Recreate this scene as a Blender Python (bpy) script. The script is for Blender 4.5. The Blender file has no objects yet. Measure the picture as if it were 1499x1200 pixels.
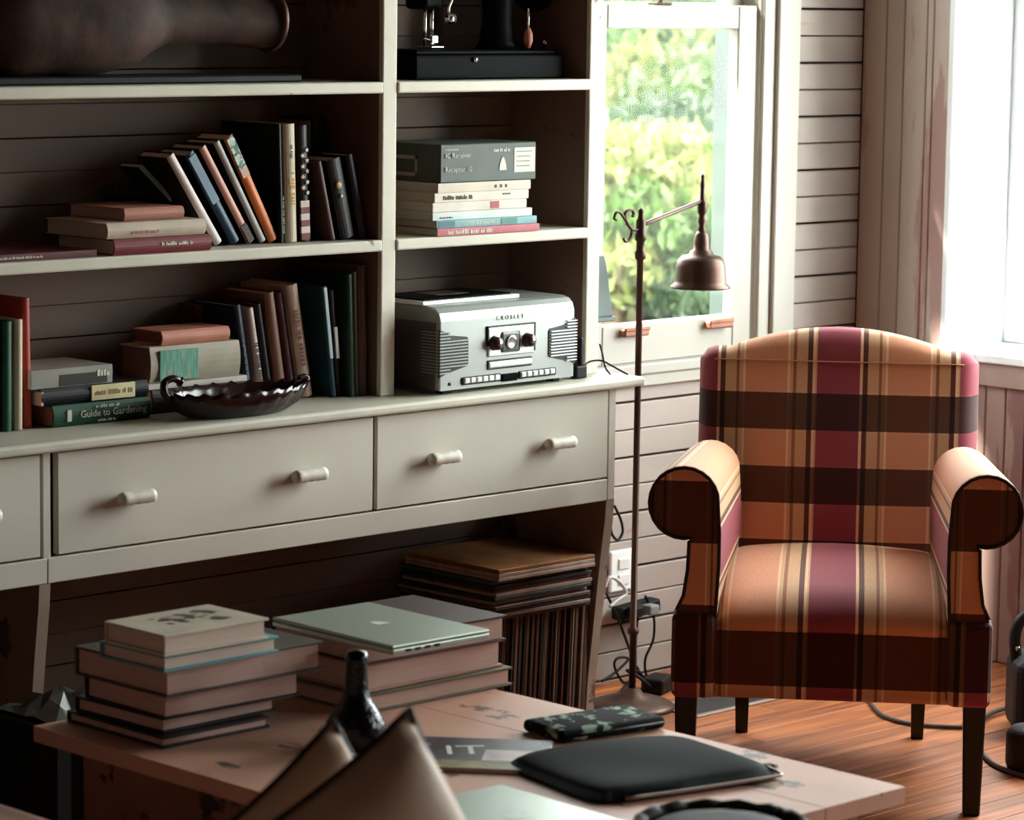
import bpy, bmesh, math, random
from mathutils import Vector, Matrix, Euler
random.seed(7)
SC = bpy.context.scene
COL = SC.collection
PI = math.pi

# ------------------------------------------------------------------ camera
CAM = Vector((-6.572, -5.351, 1.72))
RX = Vector((0.71313264, -0.70089986, 0.01346204))
UY = Vector((0.08286697, 0.10335077, 0.99118701))
FZ = Vector((0.69611415, 0.70573224, -0.13178426))
FOC = 4600.0
cd = bpy.data.cameras.new('camera')
cam = bpy.data.objects.new('camera', cd)
COL.objects.link(cam)
m3 = Matrix((RX, UY, -FZ)).transposed()
cam.matrix_world = Matrix.Translation(CAM) @ m3.to_4x4()
cd.sensor_fit = 'HORIZONTAL'
cd.sensor_width = 36.0
cd.lens = FOC / 1499.0 * 36.0
cd.clip_end = 200
cd.dof.use_dof = True
cd.dof.focus_distance = 6.75
cd.dof.aperture_fstop = 6.3
SC.camera = cam

# ------------------------------------------------------------------ world, sun, exposure
SKY = 9.0
w = bpy.data.worlds.new('world')
SC.world = w
w.use_nodes = True
bg = w.node_tree.nodes['Background']
bg.inputs[0].default_value = (0.94, 0.985, 1.0, 1)
bg.inputs[1].default_value = SKY
sd = bpy.data.lights.new('sun', 'SUN')
sd.energy = 14.0
sd.angle = math.radians(3.0)
sd.color = (1.0, 0.93, 0.84)
sun = bpy.data.objects.new('sun', sd)
COL.objects.link(sun)
sun.rotation_euler = Vector((1.75, -1.0, -2.17)).to_track_quat('-Z', 'Y').to_euler()
sun.location = (-6, 4, 8)


def portal(loc, rot, sx, sy):
    d = bpy.data.lights.new('sky_portal', 'AREA')
    d.shape = 'RECTANGLE'
    d.size, d.size_y = sx, sy
    d.cycles.is_portal = True
    o = bpy.data.objects.new('sky_portal', d)
    COL.objects.link(o)
    o.location = loc
    o.rotation_euler = rot
    return o


# window openings: back wall one, right wall two
W1 = (-1.06, -0.39, 0.80, 2.30)            # x0 x1 z0 z1
RW = [(-0.309, -2.35), (-3.5, -4.8)]   # y spans on the right wall
RZ0, RZ1 = 0.806, 2.5
portal((-0.725, 0.16, 1.55), Euler((-PI/2, 0, 0)), 0.67, 1.5)
for a, b in RW:
    portal((0.33, (a+b)/2, (RZ0+RZ1)/2), Euler((0, PI/2, 0)), RZ1-RZ0, abs(a-b))
SC.view_settings.view_transform = 'Standard'
SC.view_settings.look = 'None'
SC.view_settings.gamma = 1.0
SC.view_settings.use_curve_mapping = False
SC.view_settings.exposure = 1.3


# ------------------------------------------------------------------ helpers
def ray(x, y):
    return FZ + RX*((x-750)/FOC) - UY*((y-600)/FOC)


def atY(x, y, v):
    d = ray(x, y)
    return CAM + d*((v-CAM.y)/d.y)


def atZ(x, y, v):
    d = ray(x, y)
    return CAM + d*((v-CAM.z)/d.z)


def lin(c):
    return tuple(((v/255.0)/12.92 if v/255.0 <= 0.04045 else ((v/255.0+0.055)/1.055)**2.4) for v in c)


MATS = {}


def mat(name, c, rough=0.55, metal=0.0, var=0.12, scale=9.0, bump=0.0, bscale=60.0, wear=None, wscale=6.0, wthr=0.62,
        stretch=(1, 1, 1), spec=0.4, transl=0.0):
    """painted / plain surface: colour with soft variation, optional worn patches of a second colour"""
    if name in MATS:
        return MATS[name]
    m = bpy.data.materials.new(name)
    m.use_nodes = True
    nt = m.node_tree
    N, Lk = nt.nodes, nt.links
    b = N['Principled BSDF']
    b.inputs['Roughness'].default_value = rough
    b.inputs['Metallic'].default_value = metal
    b.inputs['Specular IOR Level'].default_value = spec
    tc = N.new('ShaderNodeTexCoord')
    mp = N.new('ShaderNodeMapping')
    mp.inputs['Scale'].default_value = stretch
    Lk.new(tc.outputs['Object'], mp.inputs[0])
    c = lin(c)
    n1 = N.new('ShaderNodeTexNoise')
    n1.inputs['Scale'].default_value = scale
    n1.inputs['Detail'].default_value = 5
    Lk.new(mp.outputs[0], n1.inputs['Vector'])
    rp = N.new('ShaderNodeValToRGB')
    rp.color_ramp.elements[0].position = 0.3
    rp.color_ramp.elements[1].position = 0.7
    rp.color_ramp.elements[0].color = (*[max(0, v*(1-var)) for v in c], 1)
    rp.color_ramp.elements[1].color = (*[min(1, v*(1+var)) for v in c], 1)
    Lk.new(n1.outputs['Fac'], rp.inputs[0])
    out = rp.outputs[0]
    if wear:
        n2 = N.new('ShaderNodeTexNoise')
        n2.inputs['Scale'].default_value = wscale
        n2.inputs['Detail'].default_value = 9
        n2.inputs['Roughness'].default_value = 0.65
        Lk.new(mp.outputs[0], n2.inputs['Vector'])
        r2 = N.new('ShaderNodeValToRGB')
        r2.color_ramp.elements[0].position = wthr
        r2.color_ramp.elements[1].position = wthr+0.03
        Lk.new(n2.outputs['Fac'], r2.inputs[0])
        mx = N.new('ShaderNodeMixRGB')
        Lk.new(r2.outputs[0], mx.inputs[0])
        Lk.new(out, mx.inputs[1])
        mx.inputs[2].default_value = (*lin(wear), 1)
        out = mx.outputs[0]
    Lk.new(out, b.inputs['Base Color'])
    if bump > 0:
        n3 = N.new('ShaderNodeTexNoise')
        n3.inputs['Scale'].default_value = bscale
        n3.inputs['Detail'].default_value = 4
        Lk.new(mp.outputs[0], n3.inputs['Vector'])
        bp = N.new('ShaderNodeBump')
        bp.inputs['Strength'].default_value = bump
        bp.inputs['Distance'].default_value = 0.004
        Lk.new(n3.outputs['Fac'], bp.inputs['Height'])
        Lk.new(bp.outputs[0], b.inputs['Normal'])
    if transl > 0:
        b.inputs['Transmission Weight'].default_value = 0
        t = N.new('ShaderNodeBsdfTranslucent')
        Lk.new(out, t.inputs[0])
        ms = N.new('ShaderNodeMixShader')
        ms.inputs[0].default_value = transl
        Lk.new(b.outputs[0], ms.inputs[1])
        Lk.new(t.outputs[0], ms.inputs[2])
        Lk.new(ms.outputs[0], N['Material Output'].inputs[0])
    MATS[name] = m
    return m


def glass_mat():
    m = bpy.data.materials.new('window_glass')
    m.use_nodes = True
    nt = m.node_tree
    N, Lk = nt.nodes, nt.links
    N.remove(N['Principled BSDF'])
    tr = N.new('ShaderNodeBsdfTransparent')
    tr.inputs[0].default_value = (0.95, 0.975, 0.96, 1)
    gl = N.new('ShaderNodeBsdfGlossy')
    gl.inputs['Roughness'].default_value = 0.03
    mx = N.new('ShaderNodeMixShader')
    mx.inputs[0].default_value = 0.008
    Lk.new(tr.outputs[0], mx.inputs[1])
    Lk.new(gl.outputs[0], mx.inputs[2])
    Lk.new(mx.outputs[0], N['Material Output'].inputs[0])
    return m


GLASS = glass_mat()


def wood_mat(name, dark, light, along='X', rough=0.42, ring=14.0):
    m = bpy.data.materials.new(name)
    m.use_nodes = True
    nt = m.node_tree
    N, Lk = nt.nodes, nt.links
    b = N['Principled BSDF']
    b.inputs['Roughness'].default_value = rough
    tc = N.new('ShaderNodeTexCoord')
    oi = N.new('ShaderNodeObjectInfo')
    mp = N.new('ShaderNodeMapping')
    mp.inputs['Scale'].default_value = (0.6, 9, 9) if along == 'X' else (9, 0.6, 9)
    ad = N.new('ShaderNodeVectorMath')
    ad.operation = 'ADD'
    sc = N.new('ShaderNodeVectorMath')
    sc.operation = 'SCALE'
    sc.inputs[0].default_value = (13, 7, 5)
    Lk.new(oi.outputs['Random'], sc.inputs['Scale'])
    Lk.new(tc.outputs['Object'], ad.inputs[0])
    Lk.new(sc.outputs[0], ad.inputs[1])
    Lk.new(ad.outputs[0], mp.inputs[0])
    n = N.new('ShaderNodeTexNoise')
    n.inputs['Scale'].default_value = 3.0
    n.inputs['Detail'].default_value = 8
    n.inputs['Distortion'].default_value = 0.8
    Lk.new(mp.outputs[0], n.inputs['Vector'])
    rp = N.new('ShaderNodeValToRGB')
    rp.color_ramp.elements[0].position = 0.32
    rp.color_ramp.elements[1].position = 0.68
    rp.color_ramp.elements[0].color = (*lin(dark), 1)
    rp.color_ramp.elements[1].color = (*lin(light), 1)
    Lk.new(n.outputs['Fac'], rp.inputs[0])
    hs = N.new('ShaderNodeHueSaturation')
    mr = N.new('ShaderNodeMapRange')
    mr.inputs['To Min'].default_value = 0.8
    mr.inputs['To Max'].default_value = 1.2
    Lk.new(oi.outputs['Random'], mr.inputs[0])
    Lk.new(mr.outputs[0], hs.inputs['Value'])
    Lk.new(rp.outputs[0], hs.inputs['Color'])
    Lk.new(hs.outputs[0], b.inputs['Base Color'])
    bp = N.new('ShaderNodeBump')
    bp.inputs['Strength'].default_value = 0.15
    bp.inputs['Distance'].default_value = 0.002
    Lk.new(n.outputs['Fac'], bp.inputs['Height'])
    Lk.new(bp.outputs[0], b.inputs['Normal'])
    MATS[name] = m
    return m


def plaid_mat():
    m = bpy.data.materials.new('plaid_fabric')
    m.use_nodes = True
    nt = m.node_tree
    N, Lk = nt.nodes, nt.links
    b = N['Principled BSDF']
    b.inputs['Roughness'].default_value = 0.8
    b.inputs['Specular IOR Level'].default_value = 0.25
    b.inputs['Sheen Weight'].default_value = 0.15
    uv = N.new('ShaderNodeUVMap')
    uv.uv_map = 'UVMap'
    sp = N.new('ShaderNodeSeparateXYZ')
    Lk.new(uv.outputs[0], sp.inputs[0])

    def frac(sock, period, off):
        a = N.new('ShaderNodeMath')
        a.operation = 'SUBTRACT'
        Lk.new(sock, a.inputs[0])
        a.inputs[1].default_value = off
        d = N.new('ShaderNodeMath')
        d.operation = 'DIVIDE'
        Lk.new(a.outputs[0], d.inputs[0])
        d.inputs[1].default_value = period
        f = N.new('ShaderNodeMath')
        f.operation = 'FLOORED_MODULO'
        Lk.new(d.outputs[0], f.inputs[0])
        f.inputs[1].default_value = 1.0
        return f.outputs[0]

    def ramp(sock, stops):
        r = N.new('ShaderNodeValToRGB')
        r.color_ramp.interpolation = 'CONSTANT'
        e = r.color_ramp.elements
        e[0].position = stops[0][0]
        e[0].color = (*stops[0][1], 1)
        e[1].position = stops[1][0]
        e[1].color = (*stops[1][1], 1)
        for p, c in stops[2:]:
            q = e.new(p)
            q.color = (*c, 1)
        Lk.new(sock, r.inputs[0])
        return r.outputs[0]
    MA, CR, DK, TN, OR = lin((150, 62, 76)), lin((244, 200, 164)), lin((100, 54, 40)), lin((214, 170, 130)), lin((220, 152, 116))
    D2 = lin((160, 100, 70))
    P = 0.33
    cols = ramp(frac(sp.outputs[0], P, -0.05),
                [(0, MA), (.30, CR), (.318, DK), (.352, TN), (.43, D2), (.452, TN), (.478, CR), (.495, OR), (.79, CR), (.806, TN), (.832, D2), (.852, TN), (.932, DK), (.966, CR), (.986, TN)])
    LT, DR, LN = (1, 1, 1), (0.15, 0.095, 0.075), (1.0, 0.95, 0.90)
    rows = ramp(frac(sp.outputs[1], 0.164, 0.725), [(0, DR), (.5, LN), (.53, (0.95, 0.90, 0.86)), (.97, LN)])
    mx = N.new('ShaderNodeMixRGB')
    mx.blend_type = 'MULTIPLY'
    mx.inputs[0].default_value = 1
    Lk.new(cols, mx.inputs[1])
    Lk.new(rows, mx.inputs[2])
    nz = N.new('ShaderNodeTexNoise')
    nz.inputs['Scale'].default_value = 420
    Lk.new(uv.outputs[0], nz.inputs['Vector'])
    mr = N.new('ShaderNodeMapRange')
    mr.inputs['To Min'].default_value = 0.78
    mr.inputs['To Max'].default_value = 1.2
    Lk.new(nz.outputs['Fac'], mr.inputs[0])
    m2 = N.new('ShaderNodeMixRGB')
    m2.blend_type = 'MULTIPLY'
    m2.inputs[0].default_value = 1
    Lk.new(mx.outputs[0], m2.inputs[1])
    Lk.new(mr.outputs[0], m2.inputs[2])
    Lk.new(m2.outputs[0], b.inputs['Base Color'])
    bp = N.new('ShaderNodeBump')
    bp.inputs['Strength'].default_value = 0.25
    bp.inputs['Distance'].default_value = 0.001
    Lk.new(nz.outputs['Fac'], bp.inputs['Height'])
    Lk.new(bp.outputs[0], b.inputs['Normal'])
    return m


# --- mesh helpers
def finish(name, bm, material, parent=None, loc=(0, 0, 0), rot=(0, 0, 0), smooth=False, mesh_only=False):
    bmesh.ops.recalc_face_normals(bm, faces=bm.faces)
    me = bpy.data.meshes.new(name)
    if smooth:
        for f in bm.faces:
            f.smooth = True
    bm.to_mesh(me)
    bm.free()
    if material is not None:
        me.materials.append(material)
    if mesh_only:
        return me
    return link(name, me, parent, loc, rot)


def link(name, me, parent=None, loc=(0, 0, 0), rot=(0, 0, 0)):
    o = bpy.data.objects.new(name, me)
    COL.objects.link(o)
    o.parent = parent
    o.location = loc
    o.rotation_euler = rot
    return o


def tag(o, label=None, cat=None, group=None, kind=None):
    if label:
        o['label'] = label
    if cat:
        o['category'] = cat
    if group:
        o['group'] = group
    if kind:
        o['kind'] = kind
    return o


def empty(name, loc=(0, 0, 0), rz=0.0, label=None, cat=None, group=None, kind=None, rot=None):
    o = bpy.data.objects.new(name, None)
    COL.objects.link(o)
    o.location = loc
    o.rotation_euler = rot if rot is not None else (0, 0, rz)
    return tag(o, label, cat, group, kind)


def copy_tree(o, parent=None):
    c = o.copy()
    COL.objects.link(c)
    c.parent = parent
    for ch in list(o.children):
        copy_tree(ch, c)
    return c


def bbox(bm, x0, x1, y0, y1, z0, z1, bev=0.0, seg=1):
    vs = [bm.verts.new(v) for v in ((x0, y0, z0), (x1, y0, z0), (x1, y1, z0), (x0, y1, z0), (x0, y0, z1), (x1, y0, z1), (x1, y1, z1), (x0, y1, z1))]
    fs = [bm.faces.new([vs[i] for i in f]) for f in ((3, 2, 1, 0), (4, 5, 6, 7), (0, 1, 5, 4), (1, 2, 6, 5), (2, 3, 7, 6), (3, 0, 4, 7))]
    if bev > 0:
        es = list({e for f in fs for e in f.edges})
        bmesh.ops.bevel(bm, geom=es, offset=bev, segments=seg, affect='EDGES', profile=0.5)
    return fs


def box(name, x0, x1, y0, y1, z0, z1, material, parent=None, bev=0.002, seg=1, loc=(0, 0, 0), rot=(0, 0, 0)):
    bm = bmesh.new()
    bbox(bm, min(x0, x1), max(x0, x1), min(y0, y1), max(y0, y1), min(z0, z1), max(z0, z1), bev, seg)
    return finish(name, bm, material, parent, loc, rot)


def tube_bm(bm, pts, rad, n=8, cap=True):
    pts = [Vector(p) for p in pts]
    rads = rad if isinstance(rad, (list, tuple)) else [rad]*len(pts)
    prev = None
    ring = []
    up = None
    for i, p in enumerate(pts):
        t = (pts[min(i+1, len(pts)-1)]-pts[max(i-1, 0)]).normalized()
        if up is None:
            up = Vector((0, 0, 1)) if abs(t.z) < 0.9 else Vector((1, 0, 0))
        a = t.cross(up)
        if a.length < 1e-5:
            a = t.cross(Vector((0, 1, 0)))
        a.normalize()
        b = t.cross(a).normalized()
        up = -b if (-b).dot(up) > 0 else b
        rr = [bm.verts.new(p + (a*math.cos(2*PI*k/n) + b*math.sin(2*PI*k/n))*rads[i]) for k in range(n)]
        if prev:
            for k in range(n):
                bm.faces.new((prev[k], prev[(k+1) % n], rr[(k+1) % n], rr[k]))
        else:
            ring = rr
        prev = rr
    if cap:
        bm.faces.new(ring)
        bm.faces.new(prev[::-1])


def tube(name, pts, rad, material, parent=None, n=8, loc=(0, 0, 0), rot=(0, 0, 0)):
    bm = bmesh.new()
    tube_bm(bm, pts, rad, n)
    return finish(name, bm, material, parent, loc, rot, smooth=True)


def spline(pts, k=8):
    """Catmull-Rom through pts"""
    P = [Vector(p) for p in pts]
    P = [P[0]*2-P[1]] + P + [P[-1]*2-P[-2]]
    out = []
    for i in range(1, len(P)-2):
        for j in range(k):
            t = j/k
            a, b, c, d = P[i-1], P[i], P[i+1], P[i+2]
            out.append(0.5*((2*b) + (c-a)*t + (2*a-5*b+4*c-d)*t*t + (3*b-a-3*c+d)*t**3))
    out.append(P[-2])
    return out


def lathe_bm(bm, prof, n=24, axis='Z', sx=1.0, sy=1.0):
    rings = []
    for r_, z in prof:
        ring = []
        for k in range(n):
            a = 2*PI*k/n
            x, y = r_*math.cos(a)*sx, r_*math.sin(a)*sy
            ring.append(bm.verts.new((x, y, z) if axis == 'Z' else ((z, x, y) if axis == 'X' else (x, z, y))))
        rings.append(ring)
    for i in range(len(rings)-1):
        for k in range(n):
            bm.faces.new((rings[i][k], rings[i][(k+1) % n], rings[i+1][(k+1) % n], rings[i+1][k]))
    if prof[0][0] > 1e-6:
        bm.faces.new(rings[0][::-1])
    if prof[-1][0] > 1e-6:
        bm.faces.new(rings[-1])
    bmesh.ops.remove_doubles(bm, verts=bm.verts, dist=1e-6)


def lathe(name, prof, material, parent=None, n=24, loc=(0, 0, 0), rot=(0, 0, 0), axis='Z', sx=1.0, sy=1.0, smooth=True):
    bm = bmesh.new()
    lathe_bm(bm, prof, n, axis, sx, sy)
    return finish(name, bm, material, parent, loc, rot, smooth=smooth)


def prism(name, poly, a0, a1, material, parent=None, axis='Y', bev=0.0, loc=(0, 0, 0), rot=(0, 0, 0)):
    """polygon (2-D) extruded along axis between a0 and a1"""
    bm = bmesh.new()

    def P(p, a):
        return (p[0], a, p[1]) if axis == 'Y' else ((a, p[0], p[1]) if axis == 'X' else (p[0], p[1], a))
    A = [bm.verts.new(P(p, a0)) for p in poly]
    B = [bm.verts.new(P(p, a1)) for p in poly]
    n = len(poly)
    bm.faces.new(A)
    bm.faces.new(B[::-1])
    for i in range(n):
        bm.faces.new((A[i], A[(i+1) % n], B[(i+1) % n], B[i]))
    if bev > 0:
        bmesh.ops.recalc_face_normals(bm, faces=bm.faces)
        es = [e for e in bm.edges if all(len(f.verts) > 4 for f in e.link_faces) or any(len(f.verts) > 4 for f in e.link_faces)]
        bmesh.ops.bevel(bm, geom=es, offset=bev, segments=2, affect='EDGES', profile=0.5)
    return finish(name, bm, material, parent, loc, rot)


def grid(name, rows, uvs, material, parent=None, close_v=False, loc=(0, 0, 0), rot=(0, 0, 0), solid=0.0):
    """rows[i][j] of points with uvs[i][j]"""
    bm = bmesh.new()
    L = bm.loops.layers.uv.new('UVMap')
    V = [[bm.verts.new(p) for p in r] for r in rows]
    for i in range(len(V)-1):
        for j in range(len(V[0])-1):
            ij = ((i, j), (i, j+1), (i+1, j+1), (i+1, j))
            try:
                f = bm.faces.new([V[a][b] for a, b in ij])
            except ValueError:
                continue
            for lp, (a, b) in zip(f.loops, ij):
                lp[L].uv = uvs[a][b]
    bmesh.ops.remove_doubles(bm, verts=bm.verts, dist=1e-5)
    return finish(name, bm, material, parent, loc, rot, smooth=True)


FONT_CACHE = {}


def text(name, s, size, material, parent, loc, rot, align='CENTER', space=1.0):
    cu = bpy.data.curves.new('t', 'FONT')
    cu.body = s
    cu.size = size
    cu.align_x = align
    cu.align_y = 'CENTER'
    cu.space_character = space
    cu.resolution_u = 2
    cu.extrude = 0.0004
    o = bpy.data.objects.new('t', cu)
    COL.objects.link(o)
    dg = bpy.context.evaluated_depsgraph_get()
    me = bpy.data.meshes.new_from_object(o.evaluated_get(dg))
    bpy.data.objects.remove(o)
    bpy.data.curves.remove(cu)
    me.materials.clear()
    me.materials.append(material)
    return link(name, me, parent, loc, rot)


def marks(parent, x0, x1, zc, h, material, y=-0.0006, word=(2, 6)):
    """a row of small unreadable print: tiny raised strokes"""
    bm = bmesh.new()
    x = x0
    k = random.randint(*word)
    while x < x1:
        wd = h*random.uniform(0.25, 0.6)
        hh = h*random.uniform(0.55, 1.0)
        bbox(bm, x, min(x+wd, x1), y, y+0.0006, zc-h/2, zc-h/2+hh)
        x += wd + h*0.18
        k -= 1
        if k <= 0:
            x += h*0.45
            k = random.randint(*word)
    return finish('lettering', bm, material, parent)


# ------------------------------------------------------------------ common materials
WHITE = mat('aged_white_paint', (206, 198, 184), 0.45, var=0.06, scale=3, bump=0.12, bscale=25, wear=(150, 120, 100), wscale=7, wthr=0.70)
WHITE2 = mat('worn_white_shelf_paint', (208, 202, 184), 0.45, var=0.10, scale=4, bump=0.15, bscale=30, wear=(120, 88, 70), wscale=11, wthr=0.655)
TRIMW = mat('window_trim_paint', (176, 171, 161), 0.45, var=0.05, scale=3)
SHADEB = mat('shaded_brown_siding', (104, 84, 72), 0.65, var=0.15, scale=2.2, stretch=(0.6, 1, 3), bump=0.12, bscale=12, wear=(84, 66, 58), wscale=1.6, wthr=0.58)  # darker siding copy: shade of the bays and under-counter put into the colour
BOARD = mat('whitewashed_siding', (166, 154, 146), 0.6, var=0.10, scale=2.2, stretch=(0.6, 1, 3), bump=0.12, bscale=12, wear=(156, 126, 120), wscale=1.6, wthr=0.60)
BOARDV = mat('whitewashed_vertical_board', (176, 160, 150), 0.6, var=0.10, scale=2.2, stretch=(3, 3, 0.5), bump=0.12, bscale=12, wear=(162, 128, 122), wscale=1.3, wthr=0.50)
WAINS = mat('wainscot_paint', (150, 122, 114), 0.6, var=0.10, scale=2.2, stretch=(3, 3, 0.5), wear=(128, 92, 88), wscale=2, wthr=0.58)
GAPM = mat('dark_gap', (52, 40, 36), 0.9)
PLASTER = mat('room_plaster', (66, 52, 46), 0.8)
BLACK = mat('black_plastic', (12, 12, 13), 0.55, spec=0.22)
BLACKM = mat('black_enamel', (7, 8, 8), 0.4, spec=0.02)
CHROME = mat('chrome', (205, 208, 205), 0.18, 1.0)
BRONZE = mat('aged_bronze', (82, 60, 50), 0.42, 0.7, var=0.25, scale=12)
DARKIRON = mat('dark_bronze_pole', (70, 48, 40), 0.45, 0.7, var=0.2)
PAGE = mat('page_block', (214, 192, 178), 0.8, var=0.08, scale=60, stretch=(0.2, 0.2, 8))
PAGEP = mat('page_block_pinkish', (196, 160, 148), 0.8, var=0.10, scale=60, stretch=(0.2, 0.2, 8))
DIM = mat('pale_print', (205, 200, 185), 0.6)
INK = mat('dark_print', (45, 38, 36), 0.6)
FLOORW = wood_mat('floor_wood', (104, 52, 26), (190, 112, 60), 'X', 0.5)
DARKW = wood_mat('dark_stained_wood', (24, 14, 10), (44, 26, 18), 'X', 0.4)

# ------------------------------------------------------------------ floor, walls, ceiling
fl = box('floor', -7.7, 0.28, -6.7, 0.16, -0.08, -0.0205, GAPM, bev=0)
tag(fl, 'floor of warm orange brown wooden planks', 'floor', kind='structure')
PW = 0.098
pm = {}
for i in range(67):
    y1 = -i*PW
    cuts = [-7.6, -7.6+random.uniform(1.2, 2.6), -1.9-random.uniform(0, 1.6), 0.0] if i % 2 else [-7.6, -4.2-random.uniform(0, 1.4), -0.55-random.uniform(0, .7), 0.0]
    for a, b in zip(cuts[:-1], cuts[1:]):
        ln = round(b-a, 2)
        bm = bmesh.new()
        bbox(bm, 0.0010, b-a-0.0010, -PW+0.0012, -0.0012, -0.02, 0.0, 0.0005)
        finish('plank', bm, FLOORW, fl, (a, y1, 0))

wb = bmesh.new()
x0, x1, z0, z1 = W1
for a in ((-7.6, x0, -0.02, 2.7), (x1, 0.018, -0.02, 2.7), (x0, x1, -0.02, z0), (x0, x1, z1, 2.7)):
    bbox(wb, a[0], a[1], 0.018, 0.16, a[2], a[3])
wall_back = finish('wall_back', wb, GAPM)
tag(wall_back, 'whitewashed horizontal board wall behind the bookcase and lamp', 'wall', kind='structure')
PITCH = 0.0701
z = 0.986 - PITCH*15
k = 0
while z < 2.68:
    g = 0.0030 if k % 2 else 0.0016
    ga, gb = z+(0.0014 if k % 2 else 0.0004), z+PITCH-(0.0004 if k % 2 else 0.0014)
    zz0, zz1 = max(0.0, z+g), min(2.69, z+PITCH-(0.0016 if k % 2 else 0.0030))
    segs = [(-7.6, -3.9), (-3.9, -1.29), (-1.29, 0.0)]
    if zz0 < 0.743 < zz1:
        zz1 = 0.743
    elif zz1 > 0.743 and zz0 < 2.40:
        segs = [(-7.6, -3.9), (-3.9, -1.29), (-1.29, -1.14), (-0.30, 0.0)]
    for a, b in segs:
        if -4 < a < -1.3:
            box('board', a+0.001, b, 0.0, 0.0175, max(0.0, ga), min(2.69, gb), SHADEB, wall_back, bev=0.0010)
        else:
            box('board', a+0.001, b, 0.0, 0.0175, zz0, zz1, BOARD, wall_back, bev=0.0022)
    z += PITCH
    k += 1

wr = bmesh.new()
ed = [0.16] + [v for ab in RW for v in ab] + [-6.6]
ed = [v+(0.02 if 0 < q < len(ed)-1 and q % 2 else (-0.02 if 0 < q < len(ed)-1 else 0)) for q, v in enumerate(ed)]
for i in range(0, len(ed), 2):
    bbox(wr, 0.018, 0.28, ed[i+1], ed[i], -0.02, 2.7)
for a, b in RW:
    bbox(wr, 0.018, 0.28, b-0.02, a+0.02, -0.02, 0.785)
    bbox(wr, 0.018, 0.28, b-0.02, a+0.02, RZ1+0.03, 2.7)
wall_right = finish('wall_right', wr, GAPM)
tag(wall_right, 'wall of vertical painted boards with wainscot under the bright window', 'wall', kind='structure')
ys = [0.0, -0.079, -0.139, -0.214, -0.236, -0.290]
for a, b in zip(ys[:-1], ys[1:]):
    box('board', 0.0, 0.0175, b+0.0012, a-0.0012, 0.785, 2.69, BOARDV, wall_right, bev=0.0022)
y = -0.0
while y > -6.5:
    box('wainscot_board', 0.0, 0.0175, y-0.0633+0.0012, y-0.0012, 0.0, 0.724, WAINS, wall_right, bev=0.0025)
    y -= 0.0633
for a, b in ((-2.38, -3.47), (-4.83, -6.5)):
    n = max(1, round(abs(a-b)/0.085))
    for j in range(n):
        q = (a-b)/n
        box('board', 0.0, 0.0175, a-(j+1)*q+0.0012, a-j*q-0.0012, 0.785, 2.69, BOARDV, wall_right, bev=0.0022)
for a, b in RW:
    box('board', 0.0, 0.0175, b-0.02, a+0.02, RZ1+0.031, 2.69, BOARDV, wall_right, bev=0.002)
tr = box('trim_1', -0.016, 0.0, -6.5, 0.0, 0.724, 0.786, mat('rail_paint', (160, 134, 124), 0.55, var=0.08), bev=0.002)
tag(tr, 'dull brown painted rail running under the window sill', 'trim', kind='structure')
box_w = box('wall_left', -7.7, -7.6, -6.6, 0.1, 0, 2.7, PLASTER, bev=0)
tag(box_w, 'plain plaster wall behind the viewer on one side', 'wall', kind='structure')
box_w = box('wall_front', -7.7, 0.1, -6.7, -6.6, 0, 2.7, PLASTER, bev=0)
tag(box_w, 'plain plaster wall behind the viewer', 'wall', kind='structure')
ce = box('ceiling', -7.7, 0.3, -6.7, 0.16, 2.7, 2.8, mat('ceiling_paint', (84, 74, 66), 0.8), bev=0)
tag(ce, 'plain painted ceiling above the room', 'ceiling', kind='structure')

# ------------------------------------------------------------------ window_1 (back wall, double hung)
w1 = empty('window_1', (0, 0, 0), label='white double hung sash window behind the reading lamp', cat='window', kind='structure')
# casing boards
box('casing', -0.365, -0.28, -0.022, 0.0, 0.745, 2.42, TRIMW, w1, 0.004, 2)
box('casing', -1.175, -1.085, -0.022, 0.0, 0.745, 2.42, TRIMW, w1, 0.004, 2)
box('casing', -1.175, -0.28, -0.022, 0.0, 2.32, 2.42, TRIMW, w1, 0.004, 2)
box('jamb', -1.085, -1.050, -0.010, 0.088, 0.80, 2.32, TRIMW, w1, 0.003)
box('stop_bead', -0.4165, -0.398, -0.004, 0.012, 0.80, 2.32, TRIMW, w1, 0.003)
box('sill', -1.175, -0.28, -0.020, 0.15, 0.775, 0.802, TRIMW, w1, 0.004, 2)
box('apron', -1.16, -0.285, -0.014, 0.0, 0.744, 0.775, TRIMW, w1, 0.003)
SX0, SX1 = -1.048, -0.421


def sash(nm, ya, yb, z0, z1, bot, top):
    s = box(nm, SX0, SX0+0.072, ya, yb, z0, z1, TRIMW, w1, 0.004)
    box('stile', SX1-0.072, SX1, ya, yb, z0, z1, TRIMW, s, 0.004)
    box('rail', SX0+0.07, SX1-0.07, ya, yb, z0, z0+bot, TRIMW, s, 0.004)
    box('rail', SX0+0.07, SX1-0.07, ya, yb, z1-top, z1, TRIMW, s, 0.004)
    box('pane', SX0+0.07, SX1-0.07, (ya+yb)/2-0.002, (ya+yb)/2+0.002, z0+bot-0.005, z1-top+0.005, GLASS, s, 0)
    return s


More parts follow.
